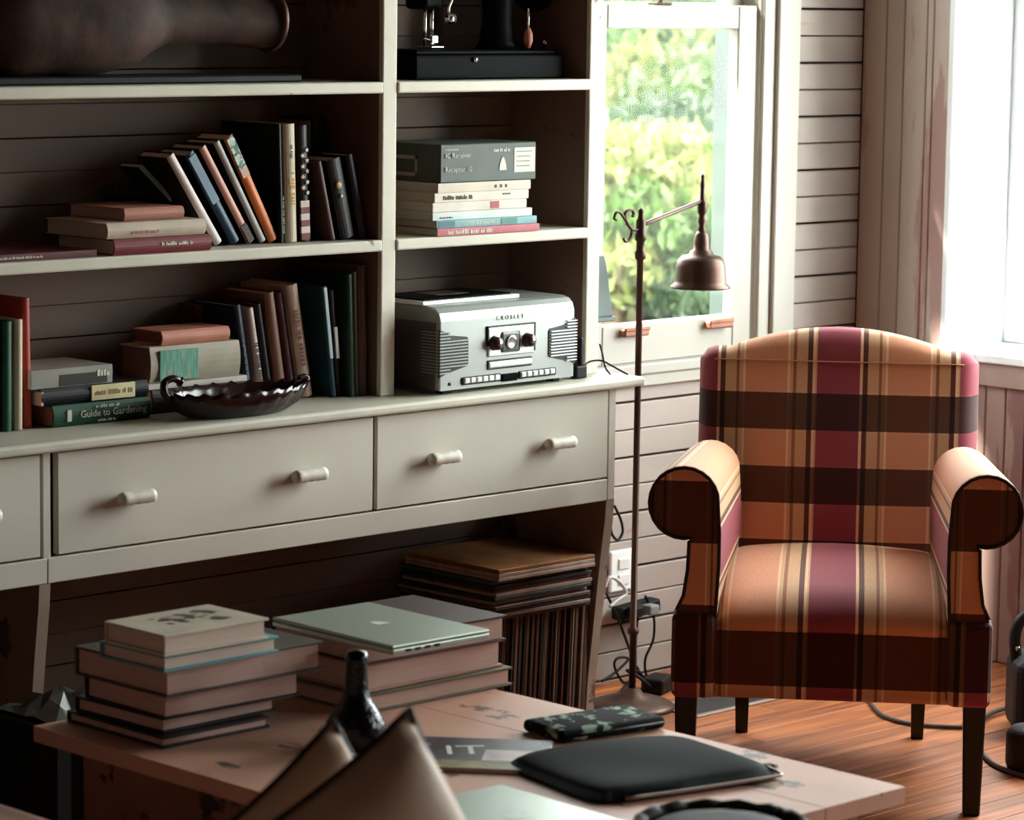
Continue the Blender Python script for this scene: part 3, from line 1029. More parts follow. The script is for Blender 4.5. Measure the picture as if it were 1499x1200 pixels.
# ---- right bay, middle shelf: box on flat books
GE = 'flat books under the dark green box'
zz = 1.1795
specs = [(641, 790, -0.268, 0.0165, (186, 92, 100), 'red and pink paperback at the bottom of the pile under the box'),
         (640, 786, -0.262, 0.0170, (120, 168, 172), 'teal and white paperback second from the bottom under the box'),
         (634, 779, -0.258, 0.0180, (206, 214, 206), 'pale green white paperback in the middle of the pile'),
         (634, 771, -0.252, 0.0205, (214, 204, 190), 'cream paperback with a red square on its spine'),
         (637, 774, -0.250, 0.0205, (218, 206, 190), 'cream paperback with black title second from the top'),
         (642, 777, -0.248, 0.0210, (212, 198, 180), 'cream paperback with small dots directly beneath the box')]
for i, (xl, xr, yf, T, c, lab) in enumerate(specs):
    b = flat_px(xl, xr, yf, zz, T, 0.19, c, lab, GE, 340-i*13, soft=True, page=mat('page_block_greenish', (168, 164, 146), 0.8, var=0.1, scale=60, stretch=(0.2, 0.2, 8)))
    if i == 0:
        marks(b, 0.03, 0.17, 0, 0.011, DIM, y=-0.0012)
    if i == 1:
        box('spine_panel', 0.005, 0.055, -0.0012, 0.002, -0.007, 0.007, cover_mat((60, 110, 124)), b, 0)
        box('spine_panel', 0.20, 0.25, -0.0012, 0.002, -0.007, 0.007, cover_mat((70, 130, 120)), b, 0)
        marks(b, 0.08, 0.19, 0, 0.007, DIM, y=-0.0012)
    if i == 2:
        marks(b, 0.02, 0.06, -0.003, 0.004, INK, y=-0.0012)
    if i == 3:
        box('spine_panel', 0.178, 0.205, -0.0012, 0.002, -0.008, 0.008, cover_mat((170, 70, 66)), b, 0)
    if i == 4:
        marks(b, 0.025, 0.115, 0, 0.010, INK, y=-0.0012)
        marks(b, 0.21, 0.235, 0.003, 0.004, INK, y=-0.0012)
    if i == 5:
        for q in (0.175, 0.192, 0.208):
            box('spine_dot', q, q+0.006, -0.0012, 0.001, -0.004, 0.003, INK, b, 0)
    zz += T + 0.0004
BOXM = mat('dark_green_grey_card', (66, 76, 68), 0.55, var=0.12, scale=12)
A = atY(645, 262, -0.245)
B = atY(785, 255, -0.245)
bx = empty('cardboard_box', (A.x, -0.245, zz), label='dark green grey printed box lying on the paperback pile', cat='box')
BXL, BXH = B.x-A.x, 0.086
box('body', 0, BXL, 0, 0.205, 0, BXH, BOXM, bx, 0.002)
box('label_sticker', BXL*0.765, BXL*0.985, -0.0008, 0.001, 0.018, 0.074, cover_mat((206, 206, 190)), bx, 0)
for q in range(4):
    box('sticker_print', BXL*0.785, BXL*(0.93 if q else 0.95), -0.0014, 0.0, 0.064-q*0.011, 0.066-q*0.011, mat('grey_print', (120, 122, 112), 0.6), bx, 0)
text('print', 'IC Receiver', 0.0165, DIM, bx, (BXL*0.045, -0.0016, 0.060), (PI/2, 0, 0), 'LEFT')
text('print', 'Receptor 10', 0.0165, DIM, bx, (BXL*0.045, -0.0016, 0.029), (PI/2, 0, 0), 'LEFT')
marks(bx, BXL*0.05, BXL*0.18, 0.074, 0.003, DIM)
marks(bx, BXL*0.55, BXL*0.72, 0.070, 0.008, DIM)
prof = [(-0.011, 0), (-0.011, 0.004), (-0.009, 0.015), (-0.004, 0.027), (0, 0.031), (0.004, 0.027), (0.009, 0.015), (0.011, 0.004), (0.011, 0)]
prism('pear_logo', [(BXL*0.645+p[0], 0.024+p[1]) for p in prof], -0.0012, 0.0005, DIM, bx, 'Y')
bm = bmesh.new()
for (a_, b_, c_, d_) in ((0.075, 0.20, 0.012, 0.020), (0.075, 0.20, 0.050, 0.058), (0.075, 0.083, 0.012, 0.058)):
    bbox(bm, -0.001, 0.001, a_, b_, c_, d_)
finish('end_print', bm, cover_mat((150, 148, 138)), bx)

# ---- sewing machine on the top right shelf
Z1 = 1.5235
sm = empty('sewing_machine', (-1.58, -0.125, Z1), label='old black sewing machine with chrome parts on the top shelf', cat='sewing machine')
box('base_case', -0.235, 0.235, -0.085, 0.085, 0.0, 0.055, BLACKM, sm, 0.004, 2)
box('bed', -0.225, 0.225, -0.075, 0.075, 0.055, 0.066, BLACKM, sm, 0.003)
box('cover_flap', -0.235, -0.07, -0.088, -0.084, 0.006, 0.050, mat('dark_flap', (14, 15, 14), 0.5, spec=0.02), sm, 0.001)
lathe('latch', [(0.0001, -0.004), (0.006, -0.003), (0.006, 0.003), (0.0001, 0.004)], CHROME, sm, 10, (-0.055, -0.088, 0.045), (PI/2, 0, 0))
bm = bmesh.new()
lathe_bm(bm, [(0.052, 0.066), (0.040, 0.085), (0.034, 0.14), (0.036, 0.20), (0.044, 0.25), (0.040, 0.29), (0.0001, 0.30)], 20, 'Z', 1.15, 0.9)
bmesh.ops.translate(bm, verts=bm.verts, vec=(0.10, 0, 0))
finish('pillar', bm, BLACKM, sm, smooth=True)
bm = bmesh.new()
lathe_bm(bm, [(0.0001, -0.17), (0.030, -0.168), (0.034, -0.15), (0.030, -0.08), (0.036, 0.0), (0.044, 0.10), (0.044, 0.16), (0.0001, 0.165)], 18, 'X')
bmesh.ops.translate(bm, verts=bm.verts, vec=(0, 0, 0.255))
finish('arm', bm, BLACKM, sm, smooth=True)
box('head', -0.165, -0.105, -0.034, 0.034, 0.155, 0.285, BLACKM, sm, 0.012, 3)
tube('needle_bar', [(-0.148, -0.02, 0.17), (-0.148, -0.02, 0.075)], 0.004, CHROME, sm)
tube('presser_bar', [(-0.128, -0.02, 0.17), (-0.128, -0.02, 0.085)], 0.0055, CHROME, sm)
bm = bmesh.new()
bbox(bm, -0.142, -0.118, -0.035, -0.005, 0.078, 0.100, 0.004)
bbox(bm, -0.150, -0.112, -0.045, 0.0, 0.070, 0.074, 0.001)
tube_bm(bm, [(-0.16, -0.03, 0.09), (-0.135, -0.03, 0.085)], 0.003)
finish('presser_foot', bm, CHROME, sm)
lathe('tension_dial', [(0.0001, -0.016), (0.010, -0.014), (0.013, -0.004), (0.010, 0.0), (0.013, 0.006), (0.0001, 0.008)], CHROME, sm, 14, (-0.092, -0.045, 0.135), (PI/2, 0, 0))
tube('tension_arm', [(-0.092, -0.04, 0.135), (-0.10, -0.045, 0.16), (-0.085, -0.045, 0.185)], 0.004, CHROME, sm)
bm = bmesh.new()
lathe_bm(bm, [(0.012, -0.014), (0.050, -0.012), (0.062, -0.012), (0.066, -0.004), (0.062, 0.012), (0.050, 0.010), (0.012, 0.014)], 26, 'X')
finish('hand_wheel', bm, BLACKM, sm, (0.215, 0, 0.215), smooth=True)
tube('lever_rod', [(0.148, -0.05, 0.16), (0.148, -0.05, 0.105)], 0.004, CHROME, sm)
lathe('lever_grip', [(0.0001, -0.026), (0.006, -0.023), (0.011, -0.008), (0.010, 0.008), (0.005, 0.02), (0.0001, 0.023)], mat('pink_grip', (196, 128, 112), 0.4), sm, 12, (0.150, -0.05, 0.094))
lathe('bed_knob', [(0.0001, 0), (0.004, 0.0), (0.004, 0.008), (0.009, 0.012), (0.007, 0.02), (0.0001, 0.022)], CHROME, sm, 12, (0.212, -0.04, 0.066))

# ---- vessel on the top left shelf
VESM = mat('mottled_brown_leather', (62, 42, 34), 0.75, var=0.7, scale=9, bump=0.8, bscale=18, wear=(122, 76, 50), wscale=8, wthr=0.63, spec=0.2)
vs_ = empty('gourd_vessel', (-2.62, -0.14, Z1), label='large dark mottled gourd shaped vessel lying on the top shelf', cat='vessel')
bm = bmesh.new()
lathe_bm(bm, [(0.0001, -0.36), (0.05, -0.352), (0.095, -0.31), (0.112, -0.24), (0.105, -0.16), (0.112, -0.08), (0.110, 0.0), (0.095, 0.06), (0.070, 0.105), (0.056, 0.15), (0.052, 0.25), (0.054, 0.36), (0.058, 0.42), (0.064, 0.44), (0.05, 0.445), (0.0001, 0.44)], 36, 'X')
for v in bm.verts:
    a = math.sin(v.co.x*31+v.co.z*17)*0.5+math.sin(v.co.y*43+v.co.x*13)*0.5
    f_ = 1+0.05*a
    v.co.y *= f_
    v.co.z *= f_
    v.co.z += 0.006*math.sin(v.co.x*9)
bmesh.ops.translate(bm, verts=bm.verts, vec=(0, 0, 0.128))
finish('body', bm, VESM, vs_, smooth=True)
bm = bmesh.new()
lathe_bm(bm, [(0.052, -0.012), (0.066, -0.008), (0.068, 0.004), (0.058, 0.012)], 24, 'X')
finish('rim_band', bm, DARKIRON, vs_, (0.435, 0, 0.131), smooth=True)
box('stand_board', -0.38, 0.47, -0.075, 0.075, 0.0, 0.016, BLACK, vs_, 0.003)

# ------------------------------------------------------------------ retro radio
SILV = mat('silver_plastic', (158, 161, 156), 0.38, 0.5, var=0.05, scale=5)
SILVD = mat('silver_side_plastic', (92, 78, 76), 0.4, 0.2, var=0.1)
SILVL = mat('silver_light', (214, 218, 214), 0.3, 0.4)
RL, RD, RH = 0.437, 0.235, 0.196
ra = empty('retro_radio', (-1.852, -0.336, 0.8336), math.radians(1.5), 'silver retro radio with ribbed speakers and round knobs on the counter', 'radio')
pf = [(0.0, 0.010), (0.0, RH-0.032), (0.006, RH-0.014), (0.018, RH-0.004), (0.034, RH), (RD-0.02, RH+0.002), (RD, RH-0.02), (RD, 0.012)]
prism('body', pf, 0.0, RL, SILV, ra, 'X', 0.004)
for xx in (0.03, RL-0.05):
    box('foot', xx, xx+0.025, 0.02, 0.045, 0, 0.010, BLACK, ra, 0.002)
    box('foot', xx, xx+0.025, RD-0.05, RD-0.025, 0, 0.010, BLACK, ra, 0.002)
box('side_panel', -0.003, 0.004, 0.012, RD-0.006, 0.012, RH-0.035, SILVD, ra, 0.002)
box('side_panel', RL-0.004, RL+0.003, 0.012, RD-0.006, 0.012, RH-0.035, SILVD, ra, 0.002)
GRD = mat('grille_dark', (34, 32, 32), 0.5)
for s_ in (0, 1):
    def fx(x, s_=s_):
        return x if s_ == 0 else RL-x
    poly = [(fx(0.0-0.001), 0.040), (fx(0.02), 0.048), (fx(0.082), 0.060), (fx(0.088), 0.066), (fx(0.088), 0.120), (fx(0.084), 0.126), (fx(0.035), 0.132), (fx(0.018), 0.140), (fx(-0.001), 0.146)]
    gp = prism('speaker_grille', poly, -0.002, 0.003, GRD, ra, 'Y')
    for q in range(14):
        zq = 0.049+q*0.0070
        xe = 0.084 if 0.060 < zq < 0.126 else 0.03
        bm = bmesh.new()
        bbox(bm, min(fx(-0.004), fx(xe)), max(fx(-0.004), fx(xe)), -0.006, 0.0, zq-0.0013, zq+0.0013, 0.0008)
        a_, b_ = sorted((fx(-0.005), fx(0.001)))
        bbox(bm, a_, b_, -0.005, 0.055, zq-0.0013, zq+0.0013, 0.0008)
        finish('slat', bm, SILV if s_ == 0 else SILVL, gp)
dp = box('dial_panel', 0.150, 0.300, -0.004, 0.002, 0.075, 0.142, SILVL, ra, 0.003, 2)
bm = bmesh.new()
for (a_, b_, c_, d_) in ((0.147, 0.303, 0.141, 0.145), (0.297, 0.303, 0.080, 0.145), (0.147, 0.150, 0.10, 0.145)):
    bbox(bm, a_, b_, -0.005, 0.001, c_, d_, 0.001)
finish('panel_edge', bm, GRD, ra)
box('dial_window', 0.190, 0.250, -0.007, 0.0, 0.082, 0.130, mat('dial_olive', (92, 98, 88), 0.3), ra, 0.006, 2)
lathe('dial_ring', [(0.012, -0.002), (0.016, -0.003), (0.016, 0.003), (0.012, 0.002)], CHROME, ra, 20, (0.219, -0.008, 0.105), (PI/2, 0, 0))
KN = mat('dark_red_knob', (56, 28, 28), 0.3)
for xx in (0.168, 0.275):
    kb = lathe('knob', [(0.0001, 0.020), (0.012, 0.019), (0.015, 0.014), (0.015, 0.003), (0.018, 0.0), (0.0001, 0.0)], KN, ra, 20, (xx, -0.003, 0.106), (PI/2, 0, 0))
    lathe('knob_cap', [(0.0001, 0.0022), (0.006, 0.002), (0.007, 0.0), (0.0001, 0.0)], CHROME, kb, 14, (0, 0, 0.0195))
box('tape_door', 0.152, 0.292, -0.006, 0.001, 0.050, 0.064, SILVL, ra, 0.003, 2)
box('tape_slot', 0.149, 0.295, -0.003, 0.001, 0.046, 0.068, GRD, ra, 0.002)
box('display', 0.196, 0.246, -0.005, 0.001, 0.016, 0.034, BLACKM, ra, 0.002)
for (a_, b_) in ((0.072, 0.188), (0.254, 0.368)):
    box('button_tray', a_-0.004, b_+0.006, -0.003, 0.001, 0.018, 0.036, GRD, ra, 0.003)
    n = 6
    for q in range(n):
        wq = (b_-a_)/n
        box('button', a_+q*wq+0.001, a_+(q+1)*wq-0.001, -0.008, 0.0, 0.022, 0.034, SILVL, ra, 0.002)
lathe('indicator', [(0.0001, 0.002), (0.004, 0.002), (0.004, 0.0), (0.0001, 0.0)], GRD, ra, 10, (0.032, 0.0, 0.024), (PI/2, 0, 0))
text('brand_lettering', 'CROSLEY', 0.015, mat('grey_letter', (78, 86, 82), 0.4), ra, (0.222, -0.0006, 0.161), (PI/2, 0, 0), 'CENTER', 1.6)
lidp = box('turntable_lid', -0.01, 0.30, 0.045, 0.225, RH, RH+0.010, SILVL, ra, 0.003, 2)
box('lid_window', 0.006, 0.285, 0.058, 0.212, RH+0.010, RH+0.013, BLACKM, lidp, 0.001)
box('lid_print', 0.10, 0.20, 0.11, 0.18, RH+0.013, RH+0.0136, mat('lid_brown', (70, 56, 48), 0.3), lidp, 0)

# small adapter beside radio
ad = empty('power_adapter', (-1.375, -0.30, 0.8336), label='small black plug adapter standing beside the silver radio', cat='adapter')
box('body', -0.018, 0.018, -0.012, 0.012, 0, 0.030, BLACK, ad, 0.004, 2)
box('antenna', 0.000, 0.012, -0.006, 0.006, 0.030, 0.095, BLACK, ad, 0.004, 2)
tube('cord', spline([(0.018, 0, 0.012), (0.05, 0.02, 0.03), (0.085, 0.01, 0.034), (0.10, -0.02, 0.02), (0.115, -0.05, 0.004)], 6), 0.0022, BLACK, ad, 6)
tube('cord', spline([(0.070, 0.0, 0.075), (0.075, -0.005, 0.05), (0.080, -0.01, 0.02), (0.088, -0.02, 0.003)], 6), 0.0022, BLACK, ad, 6)

# ------------------------------------------------------------------ dustpan hanging on the bookcase end
dp_ = empty('dustpan', (-1.12, -0.095, 0.935), label='slate grey wedge shaped dustpan hanging beside the bookcase end', cat='dustpan')
SLATE = mat('slate_grey_metal', (92, 102, 100), 0.5, 0.3, var=0.1)
prism('pan', [(-0.090, 0.0), (0.062, 0.008), (0.036, 0.135), (0.028, 0.158), (-0.03, 0.158), (-0.090, 0.13)], -0.012, 0.012, SLATE, dp_, 'Y', 0.003)
box('lip', -0.09, 0.064, -0.020, 0.016, -0.004, 0.008, SLATE, dp_, 0.002)
tube('hook', [(-0.151, 0.0, 0.152), (-0.06, 0.0, 0.152), (-0.02, 0.0, 0.150)], 0.004, DARKIRON, dp_)
lathe('eyelet', [(0.004, -0.002), (0.008, -0.002), (0.008, 0.002), (0.004, 0.002)], DARKIRON, dp_, 12, (0.0, -0.014, 0.140), (PI/2, 0, 0))

# ------------------------------------------------------------------ records under the worktop
SLEEVES = [(96, 62, 44), (58, 40, 34), (120, 84, 62), (40, 30, 28), (84, 66, 56), (136, 104, 84), (66, 44, 30), (34, 28, 28), (104, 60, 48)]
REC = 0.315
rng = random.Random(3)
x = -1.338
i = 0
proto_me = {}
while x > -1.652:
    T = rng.choice([0.0045, 0.006, 0.009])
    tilt = math.radians(rng.uniform(2.0, 4.0)+ (1.652+x)*-6)
    x -= T+0.0036
    o = empty('record', (x, -0.018-REC-rng.uniform(0, 0.010)+0.03, 0.0), label='upright record sleeve in the row on the floor under the worktop', cat='record', group='upright records under the worktop', rot=(0, math.radians(2.5), 0))
    c = SLEEVES[i % len(SLEEVES)]
    key = (c, T)
    if key not in proto_me:
        bm = bmesh.new()
        bbox(bm, 0, T, 0, REC, 0.001, 0.296, 0.0008)
        proto_me[key] = finish('sleeve', bm, mat('sleeve_%d_%d_%d' % c, c, 0.6, var=0.25, scale=20), mesh_only=True)
    link('sleeve', proto_me[key], o)
    i += 1
z = 0.3005
PILE = [(60, 44, 40), (150, 126, 110), (40, 32, 34), (96, 70, 60), (164, 140, 122), (46, 60, 56), (180, 150, 132), (90, 48, 40), (38, 34, 36), (70, 100, 84), (190, 160, 140), (190, 156, 138), (158, 102, 52)]
PL = ['dark brown sleeve at the very bottom of the flat record pile', 'tan sleeve second from the bottom of the record pile', 'black sleeve third from the bottom of the record pile', 'brown sleeve above the low black one in the record pile',
      'pale tan sleeve in the lower half of the record pile', 'dark green grey sleeve in the middle of the record pile', 'pinkish tan sleeve in the middle of the record pile', 'rust red sleeve above the middle of the record pile',
      'black sleeve in the upper half of the record pile', 'green sleeve in the upper part of the record pile', 'cream sleeve third from the top of the record pile', 'pale pink sleeve second from the top of the record pile', 'orange sleeve lying on top of the record pile']
for i, (c, lab) in enumerate(zip(PILE, PL)):
    T = 0.0085
    o = empty('record', (-1.672+rng.uniform(-0.010, 0.012), -0.338+rng.uniform(-0.008, 0.008), z), math.radians(rng.uniform(-1.2, 1.2)), lab, 'record', 'flat records piled on the upright ones')
    box('sleeve', 0, REC, 0, REC, 0, T, mat('sleeve_%d_%d_%d' % c, c, 0.6, var=0.25, scale=20), o, 0.0012)
    z += T+0.0009

# flat pale magazines left of records
for i, (c, lab) in enumerate((((120, 96, 90), 'dull magazine under the pale one beside the records'), ((214, 186, 178), 'pale pink magazine lying beside the record row'))):
    o = empty('magazine', (-2.05, -0.30, 0.27+i*0.0125), math.radians(4), lab, 'magazine', 'magazines beside the records')
    box('pages', 0, 0.29, 0, 0.22, 0, 0.012, cover_mat(c), o, 0.001)
    box('cover', 0, 0.29, 0, 0.22, 0.012, 0.0124, cover_mat(c), o, 0)
cr = empty('wooden_crate', (-2.06, -0.31, 0.0), label='dark wooden crate under the worktop holding pale magazines', cat='crate')
box('base', 0, 0.33, 0, 0.26, 0.0, 0.012, DARKW, cr)
for q in range(3):
    box('slat', 0, 0.33, 0, 0.012, 0.015+q*0.085, 0.09+q*0.085, DARKW, cr)
    box('slat', 0, 0.33, 0.248, 0.26, 0.015+q*0.085, 0.09+q*0.085, DARKW, cr)
    box('slat', 0, 0.012, 0.012, 0.248, 0.015+q*0.085, 0.09+q*0.085, DARKW, cr)
    box('slat', 0.318, 0.33, 0.012, 0.248, 0.015+q*0.085, 0.09+q*0.085, DARKW, cr)
box('lid', 0, 0.33, 0, 0.26, 0.2695-0.011, 0.2695, DARKW, cr)

# ------------------------------------------------------------------ reading floor lamp
lp = empty('floor_lamp', (-1.108, -0.24, 0), label='bronze reading lamp with scrolled arm and bell shade by the window', cat='lamp')
lathe('base', [(0.0001, 0), (0.105, 0), (0.108, 0.006), (0.098, 0.014), (0.07, 0.024), (0.03, 0.034), (0.018, 0.05), (0.0001, 0.05)], BRONZE, lp, 32)
lathe('pole', [(0.0001, 0.04), (0.0085, 0.04), (0.0085, 0.18), (0.014, 0.185), (0.014, 0.195), (0.0080, 0.20), (0.0078, 1.09), (0.013, 1.095), (0.013, 1.11), (0.010, 1.115), (0.010, 1.135), (0.014, 1.14), (0.014, 1.15), (0.0115, 1.155), (0.0115, 1.185), (0.008, 1.19), (0.006, 1.20), (0.008, 1.208), (0.0001, 1.216)], DARKIRON, lp, 16)
ax = 0.2165
tube('arm', [(0.0, 0, 1.172), (0.02, 0, 1.178), (ax, 0, 1.222+0.002)], 0.0052, DARKIRON, lp, 10)
tube('scroll', spline([(-0.005, 0, 1.165), (-0.03, 0, 1.165), (-0.05, 0, 1.185), (-0.055, 0, 1.205), (-0.035, 0, 1.212), (-0.025, 0, 1.202), (-0.030, 0, 1.196)], 6), 0.0042, DARKIRON, lp)
tube('scroll', spline([(-0.045, 0, 1.178), (-0.07, 0, 1.205), (-0.085, 0, 1.207), (-0.092, 0, 1.195), (-0.085, 0, 1.19)], 6), 0.0036, DARKIRON, lp)
tube('scroll', spline([(-0.03, 0, 1.165), (-0.036, 0, 1.145), (-0.05, 0, 1.137), (-0.06, 0, 1.145)], 6), 0.0036, DARKIRON, lp)
lathe('finial', [(0.0001, 1.150), (0.008, 1.152), (0.010, 1.165), (0.007, 1.175), (0.010, 1.185), (0.007, 1.20), (0.012, 1.21), (0.012, 1.232), (0.007, 1.238), (0.005, 1.26), (0.006, 1.275), (0.0035, 1.29), (0.005, 1.296), (0.0001, 1.303)], DARKIRON, lp, 14, (ax, 0, -0.012))
sh = lathe('lamp_shade', [(0.004, 1.140), (0.010, 1.138), (0.016, 1.130), (0.0185, 1.110), (0.0195, 1.094), (0.027, 1.090), (0.030, 1.082), (0.046, 1.078), (0.057, 1.068), (0.061, 1.050), (0.063, 1.02), (0.064, 1.012), (0.074, 1.004), (0.074, 1.000), (0.070, 1.001), (0.062, 1.010), (0.060, 1.03), (0.057, 1.05), (0.053, 1.064), (0.042, 1.074), (0.02, 1.078), (0.0001, 1.08)], BRONZE, lp, 40, (ax, 0, 0.012))
lathe('bulb', [(0.0001, 1.081), (0.013, 1.080), (0.013, 1.068), (0.022, 1.05), (0.024, 1.035), (0.017, 1.022), (0.0001, 1.018)], mat('frosted_bulb', (220, 216, 205), 0.4), sh, 16)
tube('cord', spline([(0.0, 0.01, 0.03), (0.06, 0.09, 0.012), (0.13, 0.15, 0.008), (0.19, 0.17, 0.02), (0.24, 0.215, 0.10), (0.262, 0.228, 0.18)], 7), 0.0032, BLACK, lp, 6)

# ------------------------------------------------------------------ outlet, plugs and cables by the wall
ou = empty('wall_outlet', (-0.905, 0, 0.275), label='white wall outlet box low on the siding behind the lamp', cat='outlet')
box('plate', -0.045, 0.045, -0.012, 0.0, -0.045, 0.06, mat('outlet_white', (236, 236, 234), 0.4), ou, 0.005, 2)
box('socket', -0.02, 0.02, -0.016, -0.010, 0.010, 0.04, mat('outlet_ivory', (222, 220, 214), 0.4), ou, 0.003)
box('socket', -0.02, 0.02, -0.016, -0.010, -0.030, 0.0, MATS['outlet_ivory'], ou, 0.003)
ps = empty('power_strip', (-0.86, -0.03, 0.185), label='black plug strip hanging on the siding behind the lamp pole', cat='power strip')
box('body', -0.085, 0.055, -0.022, 0.022, -0.018, 0.016, BLACK, ps, 0.006, 2, rot=(0, math.radians(-4), 0))
box('plug', -0.075, -0.04, -0.05, -0.022, -0.012, 0.016, BLACK, ps, 0.005, 2)
box('plug', -0.02, 0.015, -0.055, -0.022, -0.012, 0.014, mat('grey_plug', (120, 124, 124), 0.5), ps, 0.005, 2)
CABS = [
    ('black cable looping down beside the cabinet end panel', [(900, 740), (909, 760), (912, 778), (905, 790), (897, 783), (894, 770)], -0.06),
    ('thin black cable dropping from plug strip to the floor', [(888, 868), (905, 905), (922, 950), (935, 985), (955, 1012), (972, 1030)], -0.05),
    ('thin dark cable curving from strip beside the armchair', [(945, 872), (957, 900), (957, 935), (945, 965), (948, 990), (960, 1010)], -0.05),
    ('dark cable looping across the siding behind the pole', [(881, 997), (900, 985), (920, 965), (905, 963), (900, 975), (912, 998), (925, 1012)], -0.05),
    ('pale grey cable crossing in front of the outlet', [(893, 888), (905, 878), (917, 868), (908, 852), (893, 845), (886, 860)], -0.07),
    ('short black cable crossing low on the siding', [(932, 975), (945, 1000), (965, 1018), (978, 1024)], -0.06)]
for i, (lab, pts, Y) in enumerate(CABS):
    P = [atY(px, py, Y) for px, py in pts]
    for q in P:
        q.z = max(q.z, 0.006)
    o = tube('cable', spline(P, 7), 0.0035 if i != 4 else 0.0045, BLACK if i != 4 else mat('pale_cable', (190, 186, 186), 0.5), None, 6)
    tag(o, lab, 'cable')
bl = empty('cable_adapter', (-0.93, -0.16, 0.0), 0.4, 'small black transformer block on the floor beside the lamp base', 'adapter')
box('body', -0.045, 0.045, -0.03, 0.03, 0, 0.04, BLACK, bl, 0.008, 2)
tube('cord', spline([(-0.045, 0, 0.02), (-0.08, 0.02, 0.05), (-0.06, 0.06, 0.06), (0.0, 0.05, 0.045), (0.03, 0.04, 0.01)], 6), 0.004, BLACK, bl, 6)

# floor register
vt = empty('floor_vent', (-0.90, -0.345, 0.0), math.radians(0), 'dark iron floor vent grille beneath the armchair near the wall', 'vent')
IRON = mat('dark_vent_iron', (58, 52, 50), 0.6, 0.4, var=0.2)
bm = bmesh.new()
for a_ in ((-0.17, 0.17, -0.075, -0.06), (-0.17, 0.17, 0.06, 0.075), (-0.17, -0.155, -0.06, 0.06), (0.155, 0.17, -0.06, 0.06)):
    bbox(bm, a_[0], a_[1], a_[2], a_[3], 0.0, 0.005, 0.001)
finish('frame', bm, mat('worn_vent_edge', (150, 130, 118), 0.5, 0.3, var=0.2), vt)
for q in range(11):
    box('slat', -0.153, 0.153, -0.056+q*0.0108, -0.050+q*0.0108, 0.0002, 0.004, IRON, vt, 0.0006)
box('tray', -0.155, 0.155, -0.06, 0.06, 0.0001, 0.001, BLACK, vt, 0)

# ------------------------------------------------------------------ plaid armchair
PLAID = plaid_mat()
PIPE = mat('dark_piping', (44, 24, 20), 0.7)
LEGM = mat('black_stained_leg', (16, 12, 11), 0.35)
ch = empty('armchair', (-1.2298, -0.9589, 0), math.radians(45.39-90-6.0), 'plaid rolled arm armchair in orange maroon and brown by the window', 'armchair')


def sweep_rows(prof, uvp, x0, x1, nx, crown=0.0, edge=0.02, shape=None):
    """profile (y,z) with v coordinate swept over x, crowned in x"""
    rows, uvs = [], []
    for i in range(nx+1):
        t = i/nx
        x = x0+(x1-x0)*t
        s = 2*t-1
        rr, uu = [], []
        for (yy, zz), v in zip(prof, uvp):
            p = [x, yy, zz]
            if shape:
                p = shape(s, x, yy, zz)
            rr.append(p)
            uu.append((x, v))
        rows.append(rr)
        uvs.append(uu)
    return rows, uvs


# backrest: front surface, top roll, rear surface
HB = 0.325   # half width of the back


def back_top(s):
    a = abs(s)
    return 0.905 + 0.050*(1-min(1, a/0.78)**2.0)*(1 if a < 0.78 else 0)


rows, uvs = [], []
nx = 36
prof_t = [0, .15, .3, .45, .6, .75, .88, .96, 1.0]
for i in range(nx+1):
    s = -1+2*i/nx
    # ease the ends into rounded side edges
    e = max(0, (abs(s)-0.86)/0.14)
    rd = 1-math.sqrt(max(0, 1-e*e))
    x = s*HB
    top = back_top(s)-0.035*rd
    z0 = 0.36
    rr, uu = [], []
    lean = lambda z: 0.235 + (z-0.40)*0.30
    ZS = 0.878-0.004*rd
    for t in prof_t:
        z = z0+(ZS-z0)*t
        belly = 0.020*math.sin(PI*min(1, t*1.05))*(1-s*s)
        y = lean(z)-belly+0.060*rd
        rr.append((x*(1-0.02*(1-t)), y, z))
        uu.append((x, z))
    yc, zc = lean(ZS)+0.055, ZS
    for a in (30, 60, 90, 120, 150, 180):
        A_ = math.radians(a)
        y = yc-0.055*math.cos(A_)+0.060*rd*(1 if a < 90 else (0 if a > 90 else 0.4))
        z = zc+(top-ZS)*math.sin(A_)
        rr.append((x, y, z))
        uu.append((x, 0.885-0.02*A_))
    for z in (0.75, 0.55, 0.36, 0.27):
        rr.append((x, lean(z)+0.115-0.03*rd, z))
        uu.append((x, 1.2-z))
    rows.append(rr)
    uvs.append(uu)
# close the sides
def side_cap(row, uvrow, xo):
    m = len(row)//2
    return
br = grid('backrest', rows, uvs, PLAID, ch)
for s in (0, -1):
    bm = bmesh.new()
    L_ = bm.loops.layers.uv.new('UVMap')
    vs = [bm.verts.new(p) for p in rows[s]]
    f = bm.faces.new(vs)
    for lp_, p in zip(f.loops, rows[s]):
        lp_[L_].uv = (p[1]+0.2, p[2])
    finish('backrest_side', bm, PLAID, ch)
tube('back_seam', [(r_[8][0], r_[8][1]-0.001, r_[8][2]+0.001) for r_ in rows[2:-2]], 0.0016, mat('seam_thread', (206, 150, 112), 0.8), br, 5)

# seat cushion with crowned top and rolled front
SW = 0.248
prof = [(0.27, 0.40), (0.26, 0.455), (0.15, 0.468), (0.0, 0.470), (-0.15, 0.466), (-0.26, 0.456), (-0.325, 0.442), (-0.362, 0.425), (-0.378, 0.405), (-0.372, 0.388), (-0.35, 0.380)]
vv = [0.80, 0.80, 0.78, 0.76, 0.74, 0.715, 0.700, 0.685, 0.665, 0.650, 0.646]


